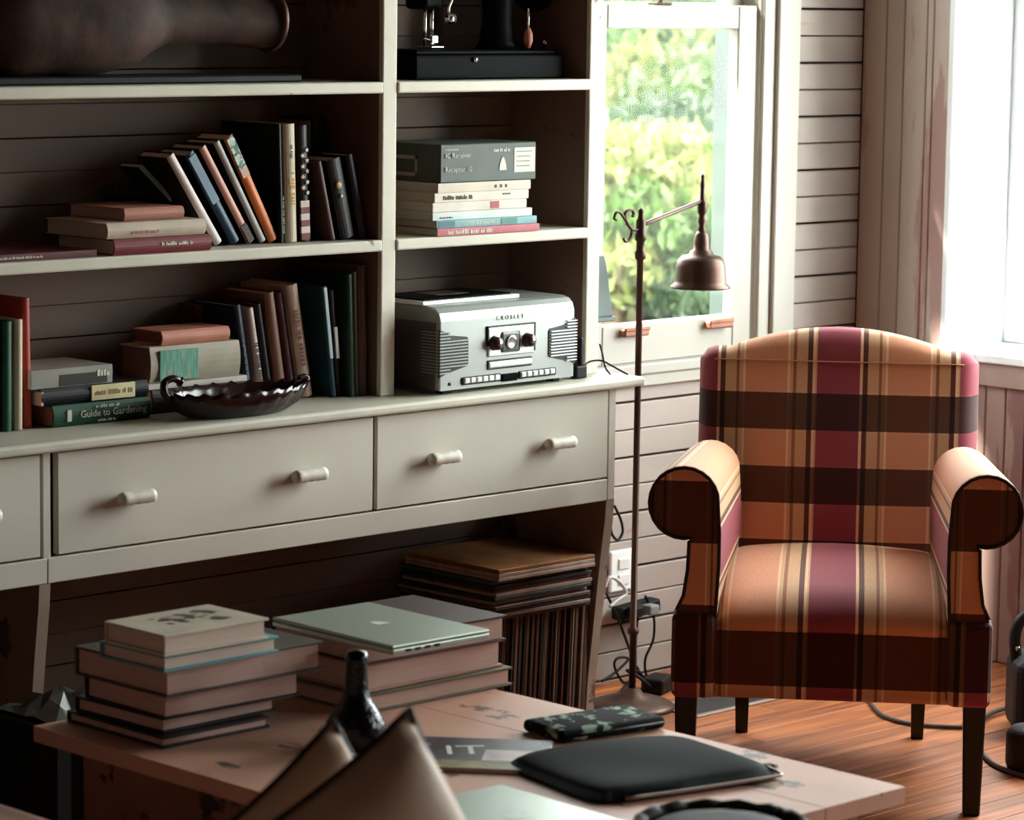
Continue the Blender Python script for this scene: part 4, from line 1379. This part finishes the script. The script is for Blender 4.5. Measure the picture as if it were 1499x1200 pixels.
def seat_shape(s, x, y, z):
    e = max(0, (abs(s)-0.8)/0.2)
    d = 1-math.sqrt(max(0, 1-e*e))
    return [x, y+0.02*d*(1 if y < -0.2 else 0), z+0.018*(1-s*s)*(1 if z > 0.43 else 0.3)-0.03*d*(1 if z > 0.41 else 0)]


vv = [0.645+0.0 + t for t in (0.230, 0.20, 0.17, 0.14, 0.115, 0.09, 0.072, 0.055, 0.03, 0.012, 0.004)]
vv = [0.648+t*0.34 for t in (0.230, 0.20, 0.17, 0.14, 0.115, 0.09, 0.072, 0.055, 0.03, 0.012, 0.004)]
rows, uvs = sweep_rows(prof, vv, -SW, SW, 28, shape=seat_shape)
st = grid('seat_cushion', rows, uvs, PLAID, ch)
bm = bmesh.new()
tube_bm(bm, [(x_/100*SW/0.248, -0.352, 0.385) for x_ in range(-24, 25, 4)], 0.004, 6)
finish('piping', bm, PIPE, st, smooth=True)

# apron / frame: rounded box, one mesh with uv
def plaid_box(name, x0, x1, y0, y1, z0, z1, vmap, parent, bev=0.012):
    bm = bmesh.new()
    bbox(bm, x0, x1, y0, y1, z0, z1, bev, 3)
    bmesh.ops.recalc_face_normals(bm, faces=bm.faces)
    L_ = bm.loops.layers.uv.new('UVMap')
    for f in bm.faces:
        n_ = f.normal
        for lp_ in f.loops:
            c_ = lp_.vert.co
            if abs(n_.x) > 0.7:
                lp_[L_].uv = (c_.y, vmap(c_.z))
            elif abs(n_.z) > 0.7:
                lp_[L_].uv = (c_.x, vmap(c_.z)+(c_.y-y0)*0.3)
            else:
                lp_[L_].uv = (c_.x, vmap(c_.z))
    return finish(name, bm, PLAID, parent)


apv = lambda z: 0.561+(z-0.268)*0.70
plaid_box('apron', -0.325, 0.325, -0.358, 0.36, 0.238, 0.392, apv, ch, 0.012)

# rolled arms
def arm_profile(s, wid=1.0):
    """closed outline in local x (outward +), z; starts inner bottom goes up and over"""
    pts = [(-0.062, 0.385), (-0.066, 0.45), (-0.070, 0.53), (-0.070, 0.60), (-0.066, 0.655)]
    cx, cz, R_ = 0.0085, 0.662, 0.0755
    for a in range(165, -106, -15):
        A_ = math.radians(a)
        pts.append((cx+R_*math.cos(A_)*wid, cz+R_*math.sin(A_)))
    pts += [(-0.004, 0.580), (-0.002, 0.52), (0.006, 0.46), (0.020, 0.43), (0.024, 0.405), (0.022, 0.385)]
    return pts


for side in (-1, 1):
    arm = empty('arm_tmp')
    bpy.data.objects.remove(arm)
    pr = arm_profile(side)
    # arc length
    acc = [0]
    for p, q in zip(pr[:-1], pr[1:]):
        acc.append(acc[-1]+math.hypot(q[0]-p[0], q[1]-p[1]))
    ysx = [-0.372, -0.366, -0.355, -0.30, -0.20, -0.10, 0.0, 0.10, 0.18, 0.24]
    cxs = 0.308
    rows, uvs = [], []
    for y in ysx:
        t = (y+0.372)/0.64
        ins = 0.006 if y < -0.37 else (0.001 if y < -0.36 else 0)
        rr, uu = [], []
        for (px, pz), ac in zip(pr, acc):
            # arms lower slightly and draw in to the back
            k_ = 1-0.10*t
            zc = 0.45
            X = (px*(1-ins*6))*k_ + cxs - 0.030*t
            Z = zc+(pz-zc)*(1-0.11*t) - ins
            rr.append((side*X, y, Z))
            uu.append((ac*0.9+0.18, 0.655+0.07*((t*3.1) % 1.0) if t < 0.95 else 0.66))
        rows.append(rr)
        uvs.append(uu)
    a_o = grid('arm', rows, uvs, PLAID, ch)
    # front scroll face
    bm = bmesh.new()
    L_ = bm.loops.layers.uv.new('UVMap')
    fr = [(side*(p[0]*0.95+cxs), -0.3745, p[1]-0.004 if p[1] > 0.5 else p[1]) for p in pr]
    vs = [bm.verts.new(p) for p in fr]
    f = bm.faces.new(vs)
    for lp_, p in zip(f.loops, fr):
        lp_[L_].uv = ((abs(p[0])-0.308)*1.3+0.165, 0.561+(p[2]-0.573)*0.62)
    ex = bmesh.ops.extrude_face_region(bm, geom=[f])
    for v in [e for e in ex['geom'] if isinstance(e, bmesh.types.BMVert)]:
        v.co.y += 0.006
    finish('arm_front', bm, PLAID, a_o)
    tube('piping', [(p[0]*1.02 - side*cxs*0.02, -0.376, p[2]) for p in fr[:-2]], 0.0042, PIPE, a_o, 6)
    # lower block of the arm front, joins the apron
    xa, xb = sorted((side*0.243, side*0.337))
    plaid_box('arm_block', xa, xb, -0.388, -0.28, 0.240, 0.425, lambda z: 0.561+(z-0.268)*0.70 if z < 0.395 else 0.62, a_o, 0.016)
# legs
for sx in (-1, 1):
    bm = bmesh.new()
    xc = sx*0.305
    a0 = [(xc-0.024, -0.355), (xc+0.024, -0.355), (xc+0.024, -0.307), (xc-0.024, -0.307)]
    a1 = [(xc-0.018, -0.350), (xc+0.018, -0.350), (xc+0.018, -0.314), (xc-0.018, -0.314)]
    T_ = [bm.verts.new((p[0], p[1], 0.245)) for p in a0]
    B_ = [bm.verts.new((p[0], p[1], 0.0)) for p in a1]
    bm.faces.new(T_)
    bm.faces.new(B_[::-1])
    for q in range(4):
        bm.faces.new((B_[q], B_[(q+1) % 4], T_[(q+1) % 4], T_[q]))
    bmesh.ops.bevel(bm, geom=list(bm.edges), offset=0.003, segments=1, affect='EDGES')
    finish('leg', bm, LEGM, ch)
    bm = bmesh.new()
    xc = sx*0.205
    T_ = [bm.verts.new((xc+sx*dx, dy, 0.24)) for dx, dy in ((-0.02, 0.30), (0.02, 0.30), (0.02, 0.34), (-0.02, 0.34))]
    B_ = [bm.verts.new((xc+sx*dx, dy, 0.0)) for dx, dy in ((-0.014, 0.335), (0.014, 0.335), (0.014, 0.363), (-0.014, 0.363))]
    bm.faces.new(T_)
    bm.faces.new(B_[::-1])
    for q in range(4):
        bm.faces.new((B_[q], B_[(q+1) % 4], T_[(q+1) % 4], T_[q]))
    finish('leg', bm, LEGM, ch)

# ------------------------------------------------------------------ old chest used as coffee table
TX0, TX1, TY0, TY1, TZ = -3.445, -2.645, -2.285, -1.02, 0.46
TOPM = mat('worn_pink_paint_top', (198, 148, 126), 0.5, var=0.12, scale=3, bump=0.2, bscale=14, wear=(92, 78, 62), wscale=9, wthr=0.615, stretch=(1.5, 0.8, 1))
SIDEM = mat('peeling_brown_paint', (140, 92, 68), 0.6, var=0.25, scale=5, bump=0.3, bscale=18, wear=(44, 30, 24), wscale=8, wthr=0.57)
tk = empty('wooden_chest', ((TX0+TX1)/2, (TY0+TY1)/2, 0), label='old wooden chest with worn pink painted top used as coffee table', cat='chest')
CX, CY = (TX0+TX1)/2, (TY0+TY1)/2
hw, hl = (TX1-TX0)/2, (TY1-TY0)/2
n = 4
for q in range(n):
    wq = 2*hw/n
    box('lid_plank', -hw+q*wq+0.0004, -hw+(q+1)*wq-0.0004, -hl, hl, TZ-0.028, TZ, TOPM, tk, 0.0008, 1)
bi, be = 0.03, 0.072
for q in range(3):
    z0_, z1_ = 0.03+q*0.134, 0.03+(q+1)*0.134-0.002
    box('side_board', -hw+bi, -hw+bi+0.02, -hl+be, hl-be, z0_, z1_, SIDEM, tk, 0.002)
    box('side_board', hw-bi-0.02, hw-bi, -hl+be, hl-be, z0_, z1_, SIDEM, tk, 0.002)
    box('end_board', -hw+bi+0.021, hw-bi-0.021, -hl+be, -hl+be+0.02, z0_, z1_, SIDEM, tk, 0.002)
    box('end_board', -hw+bi+0.021, hw-bi-0.021, hl-be-0.02, hl-be, z0_, z1_, SIDEM, tk, 0.002)
box('bottom_board', -hw+bi+0.02, hw-bi-0.02, -hl+be+0.02, hl-be-0.02, 0.03, 0.05, DARKW, tk)
for sx in (-1, 1):
    for sy in (-1, 1):
        box('corner_foot', sx*(hw-bi-0.03)-0.03, sx*(hw-bi-0.03)+0.03, sy*(hl-be-0.03)-0.03, sy*(hl-be-0.03)+0.03, 0, 0.03, DARKW, tk, 0.003)
box('corner_iron', -hw+bi-0.003, -hw+bi+0.03, hl-be-0.03, hl-be+0.003, 0.30, 0.43, BLACK, tk, 0.002)


# ---- piles on the chest
def pile_book(nx_, ny_, z0, T, L, W, cover, label, group, page=PAGE, rz=0.0, fore=True):
    """nearest corner (lowest x, lowest y) at nx_, ny_"""
    return flat_book(nx_, ny_, z0, L, W, T, cover, label, group, page, rz, False, fore)


GP = 'tall pile of books on the chest'
zz = TZ+0.0005
LP = [(-3.385, -1.300, 0.020, 0.235, 0.265, (40, 26, 24), 'dark hardback at the bottom of the tall pile on the chest', PAGEP, 0),
      (-3.372, -1.285, 0.027, 0.255, 0.235, (24, 20, 22), 'black hardback second from the bottom of the tall chest pile', PAGEP, 1.5),
      (-3.380, -1.300, 0.043, 0.295, 0.225, (30, 24, 26), 'thick dark book with pinkish pages mid tall chest pile', PAGEP, -1.0),
      (-3.395, -1.325, 0.050, 0.345, 0.250, (74, 70, 58), 'widest thick book of the tall chest pile with olive cover', PAGEP, 0.5),
      (-3.420, -1.350, 0.028, 0.250, 0.170, (96, 150, 158), 'teal covered book second from the top of the tall pile', PAGE, 1.0),
      (-3.425, -1.357, 0.036, 0.225, 0.160, (206, 192, 172), 'cream jacket book with dark drawing on top of the tall pile', PAGE, 0.5)]
for (nx_, ny_, T, L, W, c, lab, pg, rz) in LP:
    b = pile_book(nx_, ny_, zz, T, L, W, c, lab, GP, pg, math.radians(rz))
    last = b
    zz += T+0.0006
# drawing on the top cover
bm = bmesh.new()
rg = random.Random(5)
for _ in range(26):
    cx_, cy_ = 0.06+rg.random()*0.12, 0.05+rg.random()*0.075
    s_ = rg.uniform(0.006, 0.018)
    vs = [bm.verts.new((cx_+s_*math.cos(q*PI/3+rg.random())*rg.uniform(.5, 1.1), cy_+s_*math.sin(q*PI/3)*rg.uniform(.5, 1.1), 0.0184+rg.random()*0.0003)) for q in range(6)]
    bm.faces.new(vs)
finish('cover_drawing', bm, cover_mat((96, 84, 76)), last)

GQ = 'books under the laptop'
zz = TZ+0.0005
for (nx_, ny_, T, L, W, c, lab, pg, rz) in [
        (-2.965, -1.335, 0.034, 0.365, 0.275, (92, 88, 66), 'olive grey book at the bottom of the pile under the laptop', PAGEP, 0),
        (-2.955, -1.325, 0.050, 0.345, 0.260, (176, 132, 116), 'thick pinkish book in the middle of the pile under the laptop', PAGEP, 1.0),
        (-2.960, -1.330, 0.047, 0.345, 0.255, (60, 34, 34), 'large dark covered book directly beneath the silver laptop', PAGEP, -0.5)]:
    pile_book(nx_, ny_, zz, T, L, W, c, lab, GQ, pg, math.radians(rz))
    zz += T+0.0006


def laptop(loc, rz, label):
    ALU = mat('laptop_aluminium', (168, 178, 166), 0.38, 0.65, var=0.02)
    o = empty('laptop', loc, rz, label, 'laptop', 'closed silver laptops')
    bm = bmesh.new()
    lx, ly = 0.227, 0.325
    bbox(bm, 0, lx, 0, ly, 0.0, 0.0105, 0.003, 2)
    finish('base', bm, ALU, o)
    bm = bmesh.new()
    bbox(bm, 0, lx, 0, ly, 0.0112, 0.017, 0.0025, 2)
    ld = finish('lid', bm, ALU, o)
    bm = bmesh.new()
    for q in range(4):
        bbox(bm, 0.03+q*0.022, 0.043+q*0.022, -0.0006, 0.002, 0.003, 0.008)
    finish('ports', bm, BLACK, o)
    # fruit emblem
    bm = bmesh.new()
    pts = []
    for q in range(24):
        a = 2*PI*q/24
        rr = 0.0165*(1+0.06*math.cos(2*a))
        x_, y_ = rr*math.cos(a), rr*1.02*math.sin(a)
        if abs(a-PI/2) < 0.3:
            y_ -= 0.003
        if abs(a) < 0.35 or abs(a-2*PI) < 0.35:
            x_ -= 0.007
        pts.append((x_, y_))
    vs = [bm.verts.new((lx/2+p[1], ly/2-p[0], 0.0174)) for p in pts]
    bm.faces.new(vs)
    lf = [bm.verts.new((lx/2+0.018+u_, ly/2-v_, 0.0174)) for u_, v_ in ((0, 0), (0.004, 0.004), (0.010, 0.005), (0.007, -0.001))]
    bm.faces.new(lf)
    finish('emblem', bm, mat('emblem_white', (238, 240, 236), 0.2), ld)
    return o


laptop((-3.015, -1.462, zz), math.radians(-1.0), 'closed silver laptop lying on the pile of large books')
_p = atZ(735, 1147, TZ+0.018)
laptop((_p.x-0.227-0.017, _p.y-0.325+0.012, TZ+0.001), math.radians(-3.0), 'closed silver laptop lying on the chest beside the black sleeve')

# black bottle shaped figure between the piles and the cushions
bt = empty('black_figurine', (-3.128, -1.497, TZ+0.0005), label='black glossy lumpy figurine with slim upright neck on the chest', cat='figurine')
bm = bmesh.new()
lathe_bm(bm, [(0.0001, 0.0), (0.045, 0.0), (0.052, 0.012), (0.050, 0.04), (0.036, 0.065), (0.026, 0.080), (0.021, 0.10), (0.019, 0.14), (0.021, 0.152), (0.016, 0.162), (0.0001, 0.166)], 22)
for v in bm.verts:
    a = math.sin(v.co.x*160)*math.sin(v.co.y*150)*math.sin(v.co.z*140)
    v.co.x *= 1+0.10*a
    v.co.y *= 1+0.10*a
finish('body', bm, mat('black_glaze', (10, 10, 11), 0.2, bump=0.6, bscale=90), bt, smooth=True)
tube('tail', spline([(0.03, -0.02, 0.02), (0.065, -0.035, 0.012), (0.075, -0.02, 0.008), (0.06, 0.01, 0.008)], 6), 0.007, MATS['black_glaze'], bt)

# magazine
MAGM = mat('magazine_photo', (52, 50, 58), 0.35, var=0.4, scale=14, wear=(150, 140, 132), wscale=9, wthr=0.58)
mg = empty('magazine', (-3.178, -1.672, TZ+0.0006), math.radians(-50), 'glossy magazine with dark photo cover lying beside the cushion', 'magazine')
box('pages', 0.0, 0.225, 0.0, 0.21, 0, 0.006, PAGE, mg, 0)
box('cover', 0.0, 0.225, 0.0, 0.21, 0.006, 0.0066, MAGM, mg, 0)
box('cover_strip', 0.0, 0.225, 0.0, 0.05, 0.0066, 0.0070, mat('olive_photo', (122, 112, 62), 0.4, var=0.5, scale=30), mg, 0)
box('cover_photo', 0.12, 0.22, 0.055, 0.13, 0.0066, 0.0070, mat('pale_photo', (188, 168, 164), 0.4, var=0.3, scale=20), mg, 0)
text('cover_lettering', 'IT', 0.085, DIM, mg, (0.085, 0.12, 0.0068), (0, 0, math.radians(10)))

# patterned pouch
pc = empty('patterned_pouch', (-2.862, -1.722, TZ+0.0005), math.radians(-9), 'black pouch with green and white floral print behind the sleeve', 'pouch')
PCM = mat('floral_cloth', (18, 18, 18), 0.8, spec=0.1, var=0.3, scale=30, wear=(150, 168, 150), wscale=34, wthr=0.55, bump=0.4, bscale=80)
bm = bmesh.new()
bbox(bm, 0, 0.225, 0, 0.12, 0, 0.022, 0.010, 3)
finish('body', bm, PCM, pc, smooth=True)
tube('zip', [(0.01, -0.001, 0.012), (0.12, -0.0025, 0.012), (0.215, -0.001, 0.012)], 0.0025, BLACK, pc)

# black laptop sleeve
LEA = mat('black_leather', (13, 14, 14), 0.6, spec=0.02, var=0.2, scale=8, bump=0.15, bscale=200)
sl = empty('laptop_sleeve', (-3.112, -2.050, TZ+0.0005), math.radians(-12.5), 'soft black leather laptop sleeve with grey zip edge on the chest', 'sleeve')
bm = bmesh.new()
NXs, NYs = 24, 18
LXs, LYs = 0.368, 0.310
top, botm = [], []
for i in range(NXs+1):
    tr_, br_ = [], []
    for j in range(NYs+1):
        u_, v_ = i/NXs*2-1, j/NYs*2-1
        # rounded rectangle superellipse map
        k_ = (abs(u_)**8+abs(v_)**8)**(1/8) or 1e-6
        mx_ = max(abs(u_), abs(v_)) or 1e-6
        x_, y_ = u_*mx_/k_, v_*mx_/k_
        ed_ = (1-max(abs(u_), abs(v_))**7)
        h = 0.006+0.019*ed_**0.5 - 0.007*(1-v_)*0.5*abs(u_)**2 + 0.003*math.sin(u_*3+v_*2)
        tr_.append(bm.verts.new(((x_+1)/2*LXs, (y_+1)/2*LYs, h)))
        br_.append(bm.verts.new(((x_+1)/2*LXs, (y_+1)/2*LYs, 0.002 if ed_ > 0.01 else 0.004)))
    top.append(tr_)
    botm.append(br_)
for i in range(NXs):
    for j in range(NYs):
        bm.faces.new((top[i][j], top[i+1][j], top[i+1][j+1], top[i][j+1]))
        bm.faces.new((botm[i][j], botm[i][j+1], botm[i+1][j+1], botm[i+1][j]))
for i in range(NXs):
    bm.faces.new((top[i][0], botm[i][0], botm[i+1][0], top[i+1][0]))
    bm.faces.new((top[i][NYs], top[i+1][NYs], botm[i+1][NYs], botm[i][NYs]))
for j in range(NYs):
    bm.faces.new((top[0][j], top[0][j+1], botm[0][j+1], botm[0][j]))
    bm.faces.new((top[NXs][j], botm[NXs][j], botm[NXs][j+1], top[NXs][j+1]))
finish('body', bm, LEA, sl, smooth=True)
tube('zip_edge', spline([(0.05, 0.0, 0.008), (0.18, -0.003, 0.008), (0.33, 0.0, 0.008), (0.361, 0.015, 0.008), (0.370, 0.10, 0.008)], 6), 0.0032, mat('zip_grey', (150, 130, 120), 0.4, 0.4), sl)
us = empty('usb_stick', (-2.735, -2.070, TZ+0.0005), math.radians(-20), 'tiny black plug lying near the corner of the chest', 'plug')
box('body', -0.016, 0.010, -0.008, 0.008, 0, 0.012, BLACK, us, 0.003, 2)
box('connector', 0.010, 0.018, -0.005, 0.005, 0.003, 0.009, CHROME, us, 0.001)

# woven basket bowl at the near end of the chest
bk_ = empty('woven_basket', (-3.085, -2.262, TZ-0.06), label='dark woven basket rim showing beside the chest end', cat='basket')
_b = atZ(1052, 1180, 0.575)
bk_.location = (_b.x-0.07, _b.y-0.07, 0.50)
WOV = mat('dark_wicker', (34, 28, 22), 0.7, var=0.4, scale=40, wear=(96, 84, 62), wscale=40, wthr=0.62)
bm = bmesh.new()
NA = 60
for lay in range(4):
    rr = 0.105+0.004*lay
    pts = []
    for q in range(NA+1):
        a = 2*PI*q/NA
        pts.append((math.cos(a)*(rr+0.004*math.sin(a*15+lay*PI)), math.sin(a)*(rr+0.004*math.sin(a*15+lay*PI)), 0.02+lay*0.017+0.003*math.sin(a*15)))
    tube_bm(bm, pts, 0.0105, 6)
finish('weave', bm, WOV, bk_, smooth=True)
lathe('lid', [(0.0001, 0.075), (0.05, 0.078), (0.09, 0.074), (0.108, 0.066), (0.108, 0.0), (0.0001, 0.0)], WOV, bk_, 30)
stl = empty('stool', (_b.x-0.07, _b.y-0.07, 0), label='small dark stool holding the woven basket before the chest', cat='stool')
lathe('seat', [(0.0001, 0.47), (0.13, 0.47), (0.135, 0.485), (0.13, 0.4995), (0.0001, 0.4995)], DARKW, stl, 28)
for q in range(3):
    a = q*2*PI/3+0.3
    tube('leg', [(0.09*math.cos(a), 0.09*math.sin(a), 0.475), (0.14*math.cos(a), 0.14*math.sin(a), 0.0)], 0.014, DARKW, stl)

# packet behind the tall pile
_k = atZ(100, 1020, 0.36)
pk = empty('storage_tub', (_k.x-0.12, _k.y-0.12, 0), label='black storage tub with crumpled silver film on top behind the chest', cat='tub')
box('tub', 0, 0.26, 0, 0.22, 0, 0.335, BLACK, pk, 0.006)
box('rim', -0.006, 0.266, -0.006, 0.226, 0.318, 0.335, BLACK, pk, 0.003)
bm = bmesh.new()
rg = random.Random(11)
G = [[bm.verts.new((0.01+0.24*i/7, 0.01+0.20*j/6, 0.336+rg.uniform(0.0, 0.05)*(1 if 0 < i < 7 and 0 < j < 6 else 0.2))) for j in range(7)] for i in range(8)]
for i in range(7):
    for j in range(6):
        bm.faces.new((G[i][j], G[i+1][j], G[i+1][j+1], G[i][j+1]))
finish('film', bm, mat('crumpled_film', (92, 90, 84), 0.35, 0.3, var=0.3, scale=30), pk)

# ------------------------------------------------------------------ sofa and cushions in front
SOFM = mat('sofa_fabric', (150, 112, 96), 0.8, var=0.1, scale=20, bump=0.3, bscale=180)
so = empty('sofa', (-4.2, -2.6, 0), label='dusky pink sofa whose seat edge shows in the lower corner', cat='sofa')
box('seat_cushion', -0.42, 0.465, -1.05, 1.60, 0.27, 0.45, SOFM, so, 0.045, 4)
box('base', -0.45, 0.42, -1.08, 1.62, 0.08, 0.27, SOFM, so, 0.02, 2)
box('backrest', -0.62, -0.42, -1.08, 1.62, 0.08, 0.84, SOFM, so, 0.05, 3)
for yy in (-1.0, 1.55):
    for xx in (-0.55, 0.36):
        box('leg', xx-0.03, xx+0.03, yy-0.03, yy+0.03, 0, 0.08, LEGM, so, 0.003)
CUSH = mat('tan_cushion_leather', (206, 172, 148), 0.55, var=0.10, scale=6, bump=0.12, bscale=140)


def cushion(topx, topy, dist, side_len, inplane, yawdeg, tiltdeg, label):
    """square pillow with knife edges; a corner points up at the given pixel"""
    P = CAM+ray(topx, topy)*dist
    o = empty('cushion', (0, 0, 0), label=label, cat='cushion', group='tan cushions on the sofa')
    bm = bmesh.new()
    n_ = 16
    h = side_len/2
    F, Bk = [], []
    for i in range(n_+1):
        fr_, bk2 = [], []
        for j in range(n_+1):
            u_, v_ = -1+2*i/n_, -1+2*j/n_
            th = 0.075*((1-u_**4)*(1-v_**4))**0.55
            # pinched edges between the corners
            sx_ = 1-0.06*(1-v_*v_) * abs(u_)
            sy_ = 1-0.06*(1-u_*u_) * abs(v_)
            x_, z_ = u_*h*(1-0.07*(1-v_*v_)*abs(u_)**3), v_*h*(1-0.07*(1-u_*u_)*abs(v_)**3)
            fr_.append(bm.verts.new((x_, -th, z_)))
            bk2.append(bm.verts.new((x_, th, z_)))
        F.append(fr_)
        Bk.append(bk2)
    for i in range(n_):
        for j in range(n_):
            bm.faces.new((F[i][j], F[i+1][j], F[i+1][j+1], F[i][j+1]))
            bm.faces.new((Bk[i][j], Bk[i][j+1], Bk[i+1][j+1], Bk[i+1][j]))
    edge = [F[i][0].co.copy() for i in range(n_+1)]+[F[n_][j].co.copy() for j in range(1, n_+1)]+[F[i][n_].co.copy() for i in range(n_-1, -1, -1)]+[F[0][j].co.copy() for j in range(n_-1, -1, -1)]
    bmesh.ops.remove_doubles(bm, verts=bm.verts, dist=1e-5)
    rm = Euler((math.radians(tiltdeg), 0, math.radians(yawdeg)), 'XYZ').to_matrix() @ Matrix.Rotation(math.radians(inplane), 3, 'Y')
    corner = rm @ Vector((-h, 0, h))
    o.location = P-corner
    o.rotation_euler = rm.to_euler()
    finish('body', bm, CUSH, o, smooth=True)
    tube('piping', edge, 0.0042, BLACK, o, 6)
    return o


cushion(600, 1037, 3.75, 0.32, 63, -10, -8, 'tan leather cushion with black piping standing nearest on the sofa')
cushion(488, 1053, 3.95, 0.31, 58, -10, -8, 'tan leather cushion with black piping half hidden behind the other')

# ------------------------------------------------------------------ bag and cables at the right edge
bg_ = empty('shoulder_bag', (-0.53, -1.06, 0), math.radians(-45), 'black bag with curved handle on the floor beside the armchair', 'bag')
BAGM = mat('black_nylon', (16, 16, 18), 0.6, bump=0.3, bscale=120)
box('body', -0.10, 0.22, -0.09, 0.09, 0.0, 0.185, BAGM, bg_, 0.03, 3)
box('front_pocket', -0.06, 0.18, -0.115, -0.085, 0.015, 0.13, mat('grey_pocket', (64, 54, 54), 0.6), bg_, 0.02, 3)
tube('handle', spline([(-0.085, 0, 0.15), (-0.09, 0, 0.24), (-0.05, 0, 0.285), (0.06, 0, 0.295), (0.16, 0, 0.28), (0.20, 0, 0.24), (0.20, 0, 0.15)], 6), 0.014, BAGM, bg_)
for xx in (-0.086, 0.02):
    lathe('rivet', [(0.0001, 0.003), (0.006, 0.002), (0.006, 0.0), (0.0001, 0.0)], CHROME, bg_, 10, (xx, -0.015, 0.20 if xx < 0 else 0.292), (PI/2, 0, 0))
tube('strap', spline([(0.02, -0.01, 0.285), (0.03, -0.03, 0.24), (0.04, -0.06, 0.195)], 6), 0.006, BAGM, bg_)
cb = tube('cable', spline([atZ(px, py, 0.006) for px, py in ((1270, 1012), (1275, 1028), (1295, 1048), (1340, 1060), (1400, 1064), (1425, 1064))], 7), 0.0055, mat('grey_cable', (86, 78, 76), 0.5), None, 6)
tag(cb, 'dark grey cable curving on the floor beneath the armchair', 'cable')
P = [atZ(px, py, 0.006) for px, py in ((1499, 1135), (1465, 1122), (1432, 1092))]+[Vector((-0.77, -1.0, 0.05))]
P = [atZ(1520, 1140, .006), atZ(1490, 1133, .006), atZ(1455, 1118, .006), atZ(1432, 1092, .006), atZ(1430, 1066, .008), atZ(1445, 1047, .01), atZ(1470, 1037, .01), atZ(1500, 1034, .01)]
cb = tube('cable', spline(P, 7), 0.006, mat('grey_cable', (86, 78, 76), 0.5), None, 6)
tag(cb, 'dark grey cable looping in front of the black bag', 'cable')
cs = empty('camera_case', atZ(1512, 1128, 0), math.radians(-45), 'small round dark case with brass fitting at the picture edge', 'case')
lathe('body', [(0.0001, 0.0), (0.055, 0.0), (0.062, 0.02), (0.062, 0.085), (0.05, 0.10), (0.0001, 0.104)], BAGM, cs, 24)
box('clasp', -0.03, -0.012, -0.066, -0.058, 0.075, 0.09, mat('brass', (180, 140, 70), 0.3, 0.9), cs, 0.002)
